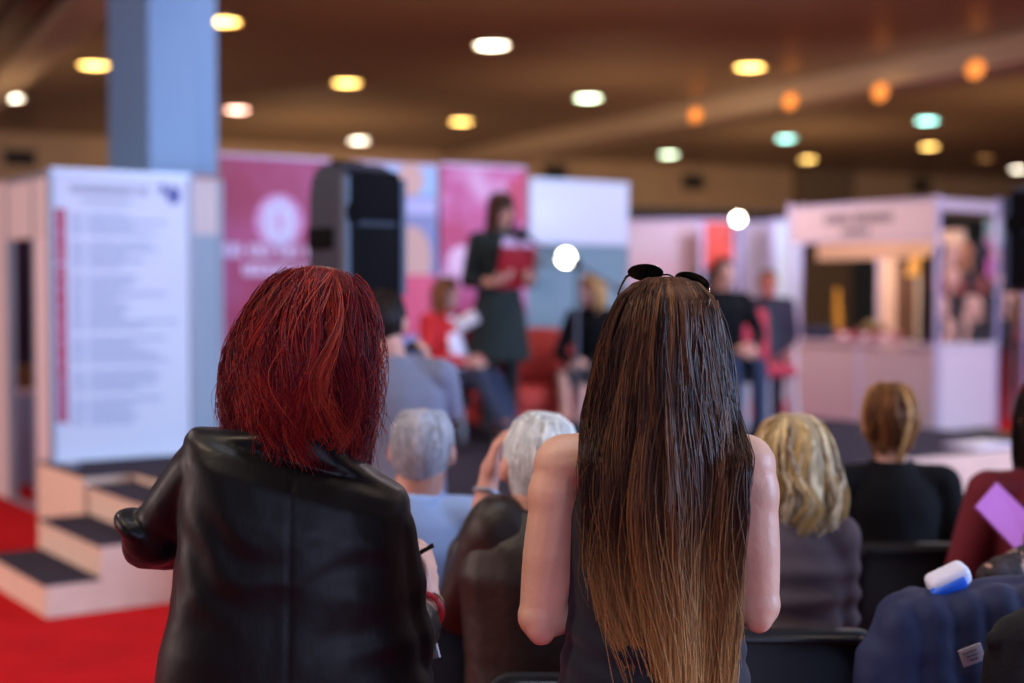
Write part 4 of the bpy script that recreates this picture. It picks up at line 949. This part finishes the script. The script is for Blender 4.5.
# --- seated audience
M_GRST = ['#b9bcc4', '#d2d3d8', '#8d9099', '#a7a9b2', '#73757e']
M_SHIRT = mat('light_blue_shirt', '#8fb0e4', .75, bump=.1, bscale=300)
def seated(px, Y, label, **kw):
    g = ground(px, Y); return person(g, label, 'seated audience', sit=True, **kw)
r, HM, J = seated(412, 3.62, 'older man with balding grey hair and a light blue shirt seated in the audience', H=1.60, fem=False, seat=.462, head=(-.12, -.10, .03), skin=SKINP, top=M_SHIRT, bottom=mat('grey_trousers', '#2c2e36', .9), sw=.165, bulk=.93, disp=wrinkle(8, .006), ft=.92, headoff=(.022, .01, -.022))
hair(r, HM, P_SHORT, hair_send(.97, .60, .48), ['#a9abb4', '#c4c6ce', '#9a9ca5', '#b6b8c2'], N=3000, K=4, rad=.0012, layer=.03, wob=.02, clumps=400, s0max=.90, s0min=.20, m=MHM, tipspread=.05, base=False, endvar=.03, seed=21, scale=1.0)
t = MB(); c = J['N']; t.tube([c + V((.068*math.sin(2*PI*j/20), -.066*math.cos(2*PI*j/20) + .005, .006 - .014*math.cos(2*PI*j/20))) for j in range(21)], .016, 8, False); t.build('collar', M_SHIRT, r)
chair(ground(412, 3.62) + V((0, -.0, 0)), 'black chair under the man in the light blue shirt', zt=.80)

M_BRJ = mat('brown_leather', '#1f1613', .5, spec=.4, bump=.25, bscale=25, var=.25, vscale=6)
g = ground(544, 3.15); lc = lambda px, py, Y: at(px, py, Y) - g
r, HM, J = seated(544, 3.15, 'white haired man in a dark brown jacket raising a hand to his face', H=1.66, fem=False, seat=.475, head=(.25, -.05, .08), skin=SKINP, top=M_BRJ, topname='jacket', bottom=mat('dark_trousers', '#17161a', .9), sleeve='three', bulk=.98,
    eL=lc(464, 604, 3.26), wL=lc(489, 480, 3.36), dL=(.22, .05, 1), palmL=(1, .1, -.2), hands=('grip', 'relax'), disp=wrinkle(6, .012), headoff=(-.008, .03, -.045), vox=.009, sw=.18, SLo=lc(502, 530, 3.15))
hair(r, HM, P_SHORT, hair_send(.97, .66, .36), ['#e2e6e6', '#eef0ee', '#ced4d4', '#c0c8c8'], N=2400, K=6, rad=.0016, layer=.04, wob=.03, clumps=260, s0max=.85, m=MHM, basescale=.97, endvar=.04, seed=22)
t = MB(); wv = J['wL'] + (J['eL']-J['wL']).normalized()*.03; dv = (J['wL']-J['eL']).normalized(); u = dv.orthogonal().normalized(); q = dv.cross(u)
t.tube([wv + (u*math.cos(2*PI*j/20) + q*math.sin(2*PI*j/20))*.028 for j in range(21)], .006, 8, False); t.build('wristwatch', M_ALU, r)
t = MB(); t.chain([J['SL'], J['eL'], J['eL'].lerp(J['wL'], .42)], [.076, .068, .054]); t.cap(J['N'] + V((-.06, 0, -.08)), J['SL'], .08, .076); remesh(t, 'jacket_sleeve', M_BRJ, r, .011, 4, wrinkle(7, .013, seed=4))
chair(ground(590, 3.05), 'black chair behind the man in the brown jacket', zt=.815)

M_GBR = mat('taupe_knit', '#5e5258', .85, bump=.15, bscale=200)
g = ground(800, 3.45)
r, HM, J = seated(792, 3.45, 'woman with wavy blonde hair and a taupe knit top seated on a black chair', H=1.56, top=M_GBR, bottom=mat('dark_trousers', '#17161a', .9), disp=lambda co: .006*math.sin(co.z*85 + 2*noise.noise(co*5))*max(0, min(1, (1.0-co.z)*6)), sw=.115, bulk=.80, ft=.93, headoff=(.012, 0, -.015), eL=(-.14, .05, .77), eR=(.135, .05, .77), wL=(-.08, .27, .70), wR=(.08, .27, .70))
blondes = ['#ecd49c', '#d6b274', '#f2e2b8', '#a88450', '#f6ead0', '#6e5434', '#caa868']
P_WAVY = [(0, 0, 0, 0, .140), (.06, .040, .045, .045, .136), (.16, .078, .092, .088, .112), (.3, .103, .122, .105, .06), (.45, .116, .134, .108, .0), (.6, .122, .138, .108, -.05), (.75, .118, .132, .10, -.10), (.9, .100, .12, .09, -.145), (1, .078, .10, .08, -.18)]
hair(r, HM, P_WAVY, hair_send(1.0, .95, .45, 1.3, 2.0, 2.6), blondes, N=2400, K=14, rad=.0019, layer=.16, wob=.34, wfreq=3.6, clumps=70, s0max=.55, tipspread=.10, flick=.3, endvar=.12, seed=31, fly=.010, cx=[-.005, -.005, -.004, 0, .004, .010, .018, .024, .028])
chair(ground(764, 3.30), 'nearest black chair, in front of the taupe top of the blonde woman', zt=.845, w=.44)

M_BLKS = mat('black_sweater', '#08090d', .9, spec=.2, bump=.1, bscale=200)
r, HM, J = seated(893, 4.40, 'woman with short highlighted brown hair and a black sweater seated in the audience', H=1.56, top=M_BLKS, bottom=mat('dark_trousers', '#17161a', .9), sw=.155, bulk=1.0, disp=wrinkle(8, .005), headoff=(0, 0, .0))
shb = ['#6a4024', '#8a5a34', '#442818', '#b88048', '#3a2014', '#d0a468', '#5a3420']
hair(r, HM, [(s, a*1.07, b*1.05, c, z) for s, a, b, c, z in P_SHORT], hair_send(.98, .88, .42, 1.3, 1.9, 2.5), shb, N=1800, K=8, rad=.0018, layer=.10, wob=.10, clumps=80, s0max=.6, seed=32, scale=1.07)
chair(ground(897, 4.26), 'black chair under the woman in the black sweater', zt=.862, w=.37)

M_WINE = mat('wine_red_knit', '#660b1e', .85, bump=.1, bscale=200)
r, HM, J = seated(1056, 3.95, 'person in a wine red top seated at the picture edge', H=1.68, top=M_WINE, bottom=mat('dark_trousers', '#17161a', .9), sw=.18, bulk=1.06, disp=wrinkle(6, .008), eL=(-.245, .02, .78), wL=(-.14, .24, .70))
hair(r, HM, P_MED, hair_send(1.05, .95, .45, 1.3, 2.0, 2.6), ['#1c1210', '#2a1a14', '#38241a'], N=900, K=8, rad=.0022, wob=.06, clumps=60, seed=33)
chair(ground(1046, 3.82), 'black chair under the person in the wine red top', zt=.80)
qs = [at(975, 507, 3.52), at(996, 483, 3.56), at(1066, 551, 3.52), at(1044, 581, 3.48)]
e = empty('paper_folder', qs[0], 'bright purple paper folder held up in front of the wine red top', 'folder'); base = [q-qs[0] for q in qs]; nrm = (base[1]).cross(base[3]).normalized()
for i, nm in enumerate(('cover', 'back_cover')):
    t = MB(); o1 = .003 - .006*i; t.add([q + nrm*(o1+.0015) for q in base] + [q + nrm*(o1-.0015) for q in base], [(0, 1, 2, 3), (7, 6, 5, 4)] + [(j, j+4, (j+1) % 4+4, (j+1) % 4) for j in range(4)]); t.build(nm, mat('purple_paper', '#cb74cc', .6), e, False)

# coats over chairs at the right
M_COAT = mat('navy_coat', '#17244a', .7, spec=.35, bump=.2, bscale=18)
cg = ground(965, 2.95)
chair(cg, 'chair under the draped navy coat', zt=.80, w=.42)
t = MB(); lc = lambda px, py, Y: at(px, py, Y) - cg
a_, b_ = lc(905, 622, 2.80), lc(1075, 600, 2.83)
t.cap(a_, b_, .058, .062); t.cap(lc(890, 650, 2.78), a_, .05, .056)
for px, py, py2, rr_ in ((880, 660, 800, .05), (905, 630, 810, .062), (935, 622, 820, .066), (965, 620, 830, .066), (1000, 615, 830, .066), (1035, 612, 830, .066), (1065, 612, 820, .06)): t.cap(lc(px, py, 2.76), lc(px+(px-965)*.06, py2, 2.70), rr_*.85, rr_)
t.loft([(lc(985, 608, 2.80), .20, .03), (lc(980, 660, 2.78), .235, .055), (lc(975, 760, 2.76), .245, .06), (lc(975, 830, 2.76), .235, .055)], 32)
for px in (920, 965, 1010, 1055): t.cap(lc(px, 612, 2.86), lc(px, 740, 2.90), .05, .05)
e = empty('coat', cg, 'navy coat draped over a chair back with a grey label', 'coat')
remesh(t, 'cloth', M_COAT, e, .009, 6, lambda co: .013*(1-abs(noise.noise(V((co.x*7, co.y*5, co.z*2.6 + co.x*3))))*2.4)*.6 + .004*noise.noise(co*22))
t = MB(); c = lc(972, 655, 2.64); t.rbox((0, 0, 0), (.045, .003, .034), .001, Euler((0, -.35, .05)).to_matrix()); t.v = [tuple(V(p)+c) for p in t.v]; lb = t.build('fabric_label', mat('label_grey', '#a6a2ac', .6), e)
t = MB()
for j in range(3): t.box((-.003+.002*j, -.003, .008-.008*j), (.028-.006*j, .001, .0025))
t.v = [tuple(Euler((0, -.35, .05)).to_matrix() @ V(p) + c) for p in t.v]; t.build('label_lettering', mat('label_ink', '#5a5864', .6), lb, False)
jg = ground(1062, 2.55); t = MB(); lc = lambda px, py, Y: at(px, py, Y) - jg
t.cap(lc(1017, 640, 2.5), lc(1100, 615, 2.55), .045, .06)
for px, py in ((1012, 655), (1040, 650), (1075, 640)): t.cap(lc(px, py, 2.5), lc(px-12, 840, 2.45), .045, .06)
t.cap(lc(1004, 632, 2.49), lc(994, 640, 2.48), .012, .014)
e = empty('jacket', jg, 'black jacket hung over a chair at the lower picture corner', 'jacket'); remesh(t, 'cloth', mat('black_wool', '#0c0d0f', .95, bump=.2, bscale=120), e, .009, 5, wrinkle(8, .008))
chair(jg + V((.02, .1, 0)), 'chair under the black jacket at the lower picture corner', zt=.74, w=.40)
e = empty('tissue_pack', at(948, 585, 2.80), 'white and blue tissue pack lying on the navy coat', 'pack')
t = MB().rbox((0, 0, .012), (.085, .05, .042), .014, Euler((.3, -.42, .1)).to_matrix()); t.build('pack', mat('tissue_white', '#d9dcee', .45), e)
t = MB().rbox((-.004, -.020, -.002), (.074, .020, .026), .006, Euler((.3, -.42, .1)).to_matrix()); t.build('blue_band', mat('tissue_blue', '#1f62d8', .45), e)
M_LACE = mat('black_lace', '#0c0a0d', .8, col2='#43353a', vscale=70)
g = ground(1168, 3.28); lc = lambda px, py, Y: at(px, py, Y) - g
r, HM, J = person(g, 'person in a black lace top at the picture edge holding the purple folder', 'seated audience', sit=True, H=1.62, top=M_LACE, bottom=mat('dark_trousers', '#17161a', .9), eL=lc(992, 577, 3.14), wL=lc(1052, 572, 3.40), SLo=lc(1092, 535, 3.26), dL=(-.25, .6, .5), palmL=(0, -.2, 1), hands=('grip', 'relax'), ft=.72, disp=lambda co: .004*noise.noise(co*45))
hair(r, HM, P_MED, hair_send(1.0, .95, .45, 1.3, 2.0, 2.6), ['#1c1210', '#2a1a14'], N=500, K=7, rad=.0024, clumps=50, seed=34)
chair(ground(1168, 3.12), 'chair under the person in the black lace top', zt=.80)

# --- photographer standing in front of the stage
g = ground(398, 5.0); lc = lambda px, py, Y: at(px, py, Y) - g
M_GRB = mat('grey_blue_shirt', '#747b90', .85, bump=.1, bscale=200)
r, HM, J = person(g, 'dark haired man in a grey blue shirt holding up a camera', H=1.56, fem=False, lean=(-.02, .04), head=(-.1, -.05, 0), top=M_GRB, bottom=mat('dark_trousers', '#17161a', .9), skin=SKINP, sleeve='long', sw=.17, bulk=.95,
    eL=lc(372, 415, 5.2), wL=lc(400, 382, 5.33), eR=lc(449, 408, 5.1), wR=lc(431, 378, 5.30), dR=(-.15, .1, 1), palmR=(-1, .2, 0), dL=(.2, .2, 1), palmL=(1, .2, 0), hands=('grip', 'relax'), disp=wrinkle(7, .008), headoff=(-.035, 0, .0))
hair(r, HM, P_SHORT, hair_send(1.04, .78, .36), ['#241a18', '#33241e', '#1a1414'], N=900, K=6, rad=.0022, layer=.06, clumps=60, s0max=.85, seed=41)
e = empty('camera_body', at(414, 358, 5.36), 'dark compact camera held up by the man in the grey blue shirt', 'camera')
MB().rbox((0, 0, 0), (.13, .05, .085), .012).build('body', M_BLACK, e); MB().tube([(0, .02, 0), (0, .07, 0)], .032, 20).build('lens', M_BLACK, e); MB().rbox((0, -.027, -.004), (.085, .004, .06), .001).build('screen', mat('camera_screen', '#3a5a8c', .2, emit='#4a6aa0', estr=.25), e); MB().rbox((0, 0, .05), (.05, .035, .02), .005).build('viewfinder', M_BLACK, e)

# ------------------------------------------------------------------ on the stage
def onstage(px, Y): q = ground(px, Y); return V((q.x, q.y, ZS))
M_GREEN = mat('dark_green_dress', '#031b1b', .8, bump=.1, bscale=120)
def skirt_(r, pel, k):
    t = MB(); t.loft([(V((0, 0, .56*k)), .235*k, .17*k), (V((0, 0, .7*k)), .215*k, .16*k), (pel + V((0, 0, -.04)), .195*k, .145*k), (pel + V((0, 0, .10)), .16*k, .125*k), (pel + V((0, 0, .16)), .145*k, .115*k)], 32)
    remesh(t, 'skirt', M_GREEN, r, .014, 3, wrinkle(6, .008, (1, 1, .2)))
    t = MB(); t.loft([(pel + V((0, 0, .115)), .163*k, .130*k), (pel + V((0, 0, .16)), .158*k, .127*k)], 32); t.build('belt', mat('belt_black', '#0a0c0e', .5), r)
YS = PI + .45
M_SKF = mat('skin_stage', '#cd9c8a', .5, spec=.3)
r, HM, J = person(onstage(499, 9.75), 'presenter in a dark green dress standing on stage reading from a red folder', yaw=YS, H=1.68, top=M_GREEN, topname='bodice', skirt=skirt_, skin=M_SKF, head=(.15, -.12, 0), eL=(-.23, .0, 1.10), wL=(-.13, .21, 1.09), eR=(.23, .0, 1.10), wR=(.13, .21, 1.09), sleeve='three',
    dL=(.4, .6, .25), dR=(-.4, .6, .25), palmL=(.5, .3, .6), palmR=(-.5, .3, .6), vox=.011, bulk=.95)
tl = MB(); 
for s in (-1, 1): tl.chain([V((s*.088, 0, .85)), V((s*.085, .015, .485)), V((s*.09, -.01, .09))], [.085, .058, .041])
remesh(tl, 'tights', mat('black_tights', '#121116', .8), r, .011, 2)
hair(r, HM, P_LONG, hair_send(1.0, 1.0, .30, 1.6, 2.0, 2.45), ['#4a3020', '#5e4028', '#362016'], N=1300, K=10, rad=.0028, layer=.12, wob=.05, clumps=70, s0max=.35, seed=51)
fo = onstage(499, 9.75) + Matrix.Rotation(YS, 3, 'Z') @ V((0, .27, 1.19)); e = empty('folder', fo, 'open dark red folder with white sheets held by the presenter', 'folder', rz=YS)
Rf = Matrix.Rotation(-.35, 3, 'X')
for nm, sz, c_, m in (('cover', (.26, .012, .29), (0, 0, 0), mat('folder_red', '#a00a1e', .5)), ('sheets', (.245, .006, .30), (0, -.012, .055), mat('sheet_lilac', '#dcc6e8', .6))):
    t = MB().rbox((0, 0, 0), sz, .003); t.v = [tuple(Rf @ (V(p) + V(c_))) for p in t.v]; t.build(nm, m, e)
ms = onstage(577, 9.42); e = empty('microphone_stand', ms, 'black microphone stand with a long boom beside the presenter', 'stand')
zz = lambda px, py: at(px, py, 9.42) - ms
M_STD = mat('stand_grey', '#4a525e', .4, metal=.4)
MB().tube([(0, 0, .03), zz(577, 263)], .013).build('pole', M_STD, e); MB().tube([zz(530, 241), zz(577, 265), zz(624, 292)], .012).build('boom', M_STD, e); MB().tube([(0, 0, .0), (0, 0, .03)], [.16, .13], 24).build('base', M_BLACK, e)
MB().tube([zz(575, 258) , zz(579, 270)], .03).build('clutch', M_BLACK, e); MB().tube([zz(618, 288.5), zz(627, 293.5)], .02).build('counterweight', M_BLACK, e)
ml = at(526, 237, 9.42); e = empty('microphone', ml, 'black microphone at the presenter\'s mouth on the boom tip', 'microphone')
MB().tube([(.05, 0, -.03), (-.02, 0, .012)], [.014, .02]).build('handle', M_BLACK, e); MB().ell((-.035, 0, .022), (.042, .042, .045)).build('foam_windscreen', mat('foam', '#101216', .95), e)

# sofa
so = onstage(578, 10.42); ang = math.radians(22); e = empty('sofa', so, 'low orange red sofa on the stage behind the presenter', 'sofa', rz=ang)
M_SOF = mat('sofa_red', '#b5382e', .8, bump=.1, bscale=80)
for s in (-.32, .32): MB().rbox((s, -.05, .27), (.63, .62, .16), .05).build('seat_cushion', M_SOF, e); MB().rbox((s, .28, .54), (.62, .16, .44), .06, Matrix.Rotation(-.15, 3, 'X')).build('back_cushion', M_SOF, e)
for s in (-.71, .71): MB().rbox((s, .0, .30), (.16, .76, .46), .05).build('armrest', M_SOF, e)
MB().rbox((0, .02, .135), (1.4, .74, .12), .02).build('base', M_SOF, e)
for x in (-.62, .62):
    for y in (-.28, .32): MB().tube([(x, y, 0), (x, y, .09)], .022).build('leg', M_BLACK, e)
def onsofa(px, Y, label, **kw): return person(onstage(px, Y), label, sit=True, seat=.33, **kw)
M_RJ = mat('red_jacket', '#cf1d22', .75)
r, HM, J = onsofa(446, 9.72, 'woman in a red jacket and white blouse seated on stage left of the presenter', yaw=PI+.75, H=1.50, top=M_RJ, topname='jacket', bottom=mat('blue_jeans', '#26334e', .9), skin=M_SKF, shoes=mat('tan_boots', '#8a5a48', .6), lean=(0, -.02), head=(.3, 0, 0), eL=(-.22, .05, .60), wL=(-.06, .28, .56), eR=(.22, .05, .60), wR=(.06, .28, .56),
    knees=[(-.07, .40, .45), (.07, .42, .47)], ankles=[(-.09, .62, .09), (.16, .78, .16)])
t = MB(); N_ = J['N']; t.loft([(V((0, .115, .46)), .07, .03), (V((0, .125, .62)), .075, .03), (N_ + V((0, .085, -.08)), .05, .02), (N_ + V((0, .07, -.02)), .035, .015)], 16); t.build('blouse', mat('white_blouse', '#e6dfee', .7), r)
hair(r, HM, P_MED, hair_send(1.1, 1.0, .3, 1.6, 2.1, 2.5), ['#8a5636', '#a8704a', '#6a3e28'], N=900, K=8, rad=.0028, clumps=60, s0max=.45, seed=52)
e = empty('paper_roll', at(466, 322, 9.36), 'white paper in the hand of the seated woman in the red jacket', 'paper'); MB().tube([(-.06, 0, -.03), (.07, 0, .04)], .045, 16).build('roll', mat('paper', '#e6e4ea', .7), e); MB().tube([(-.065, 0, -.033), (.075, 0, .043)], .03, 16).build('inner_roll', mat('paper_in', '#c4c6dc', .7), e)
ch0 = onstage(441, 9.86); e = empty('stool', ch0, 'low black stool under the woman in the red jacket', 'stool'); MB().rbox((0, 0, .28), (.42, .42, .08), .03).build('seat', M_BLACK, e)
for x in (-.16, .16):
    for y in (-.16, .16): MB().tube([(x, y, 0), (x*.9, y*.9, .25)], .014).build('leg', M_ALU, e)
r, HM, J = onsofa(592, 10.30, 'blonde woman in black seated at the right end of the red sofa', yaw=PI-.35, H=1.55, top=M_BLKS, bottom=None, skirt=lambda r_, pel, k: None, skin=M_SKF, lean=(0, -.02), head=(-.5, -.1, 0), eL=(-.22, .08, .58), wL=(-.05, .30, .52), eR=(.22, .08, .58), wR=(.05, .30, .52), knees=[(-.07, .42, .42), (.08, .44, .43)], ankles=[(-.06, .50, .09), (.02, .52, .09)])
t = MB(); 
for s in (0, 1): t.chain([J['pel'] + V(((-.085, .085)[s], 0, -.02)), V(((-.07, .08)[s], .40, .42))], [.10, .082])
t.ell(J['pel'], (.18, .13, .12)); remesh(t, 'skirt', mat('black_skirt', '#131117', .85), r, .014, 3)
hair(r, HM, P_MED, hair_send(1.0, 1.0, .32, 1.5, 2.0, 2.4), ['#c8965c', '#d8ae74', '#a87a48'], N=900, K=8, rad=.0028, clumps=60, s0max=.45, seed=53)
ac = onstage(758, 11.0); e = empty('armchair', ac, 'crimson chair with pale legs at the right of the stage', 'chair', rz=math.radians(200))
M_CRI = mat('crimson_seat', '#b42c40', .75); M_CRP = mat('pale_leg', '#c9b4b8', .5)
MB().rbox((0, 0, .42), (.46, .46, .10), .04).build('seat', M_CRI, e); MB().rbox((.0, -.22, .66), (.44, .09, .46), .04, Matrix.Rotation(.1, 3, 'X')).build('backrest', M_CRI, e)
for x in (-.2, .2):
    for y in (-.2, .2): MB().tube([(x, y, .38), (x*1.1, y*1.1, 0)], .022).build('leg', M_CRP, e)
    MB().tube([(x*1.12, -.24, .42), (x*1.12, .16, .60), (x*1.12, .2, .40)], .02).build('armrest', M_CRP, e)
r, HM, J = person(onstage(722, 10.4), 'person in black clothes and jeans seated at the right of the stage', sit=True, seat=.45, yaw=PI+.3, H=1.56, fem=False, top=M_BLKS, bottom=mat('blue_jeans', '#26334e', .9), skin=M_SKF, head=(.2, 0, 0), eL=(-.25, .1, .72), wL=(-.08, .36, .62), eR=(.25, .1, .72), wR=(.06, .38, .62), hands=('grip', 'grip'))
hair(r, HM, P_SHORT, hair_send(1.0, .78, .34), ['#2a1c16', '#3a281e'], N=700, K=6, rad=.003, layer=.05, clumps=50, s0max=.8, seed=54)
sc = onstage(722, 10.45); e = empty('stool', sc, 'black stool under the person in black clothes at the right of the stage', 'stool'); MB().rbox((0, 0, .40), (.40, .40, .07), .03).build('seat', M_BLACK, e)
for x in (-.15, .15):
    for y in (-.15, .15): MB().tube([(x, y, 0), (x*.9, y*.9, .37)], .014).build('leg', M_ALU, e)
r, HM, J = person(ground(768, 14.2), 'man in dark clothes standing behind the stage beside the lettered stall', yaw=PI-.2, H=1.76, fem=False, top=mat('plum_jacket', '#2e2a3c', .85), topname='jacket', bottom=mat('navy_trousers', '#171c2c', .9), skin=mat('skin_ruddy', '#c4705c', .5), lean=(0, 0), vox=.012)
t = MB(); t.loft([((0, .13, .95), .06, .02), ((0, .135, 1.2), .07, .02), ((0, .12, 1.40), .05, .02)], 14); t.build('sweater_front', mat('teal_sweater', '#15424a', .8), r)
hair(r, HM, P_SHORT, hair_send(1.0, .75, .32), ['#6a5238', '#7e6444'], N=600, K=6, rad=.0035, layer=.05, clumps=50, s0max=.8, seed=55)
e = empty('paper_stack', onz(982, 446, ZS), 'white and lilac papers lying on the stage edge by the wine red top', 'papers', rz=.5)
MB().box((0, 0, .006), (.42, .3, .012)).build('sheets', mat('paper_lilac', '#cfc4e4', .6), e, False); MB().box((.03, .02, .014), (.36, .26, .004), Matrix.Rotation(.15, 3, 'Z')).build('top_sheet', mat('paper', '#e6e4ea', .7), e, False)
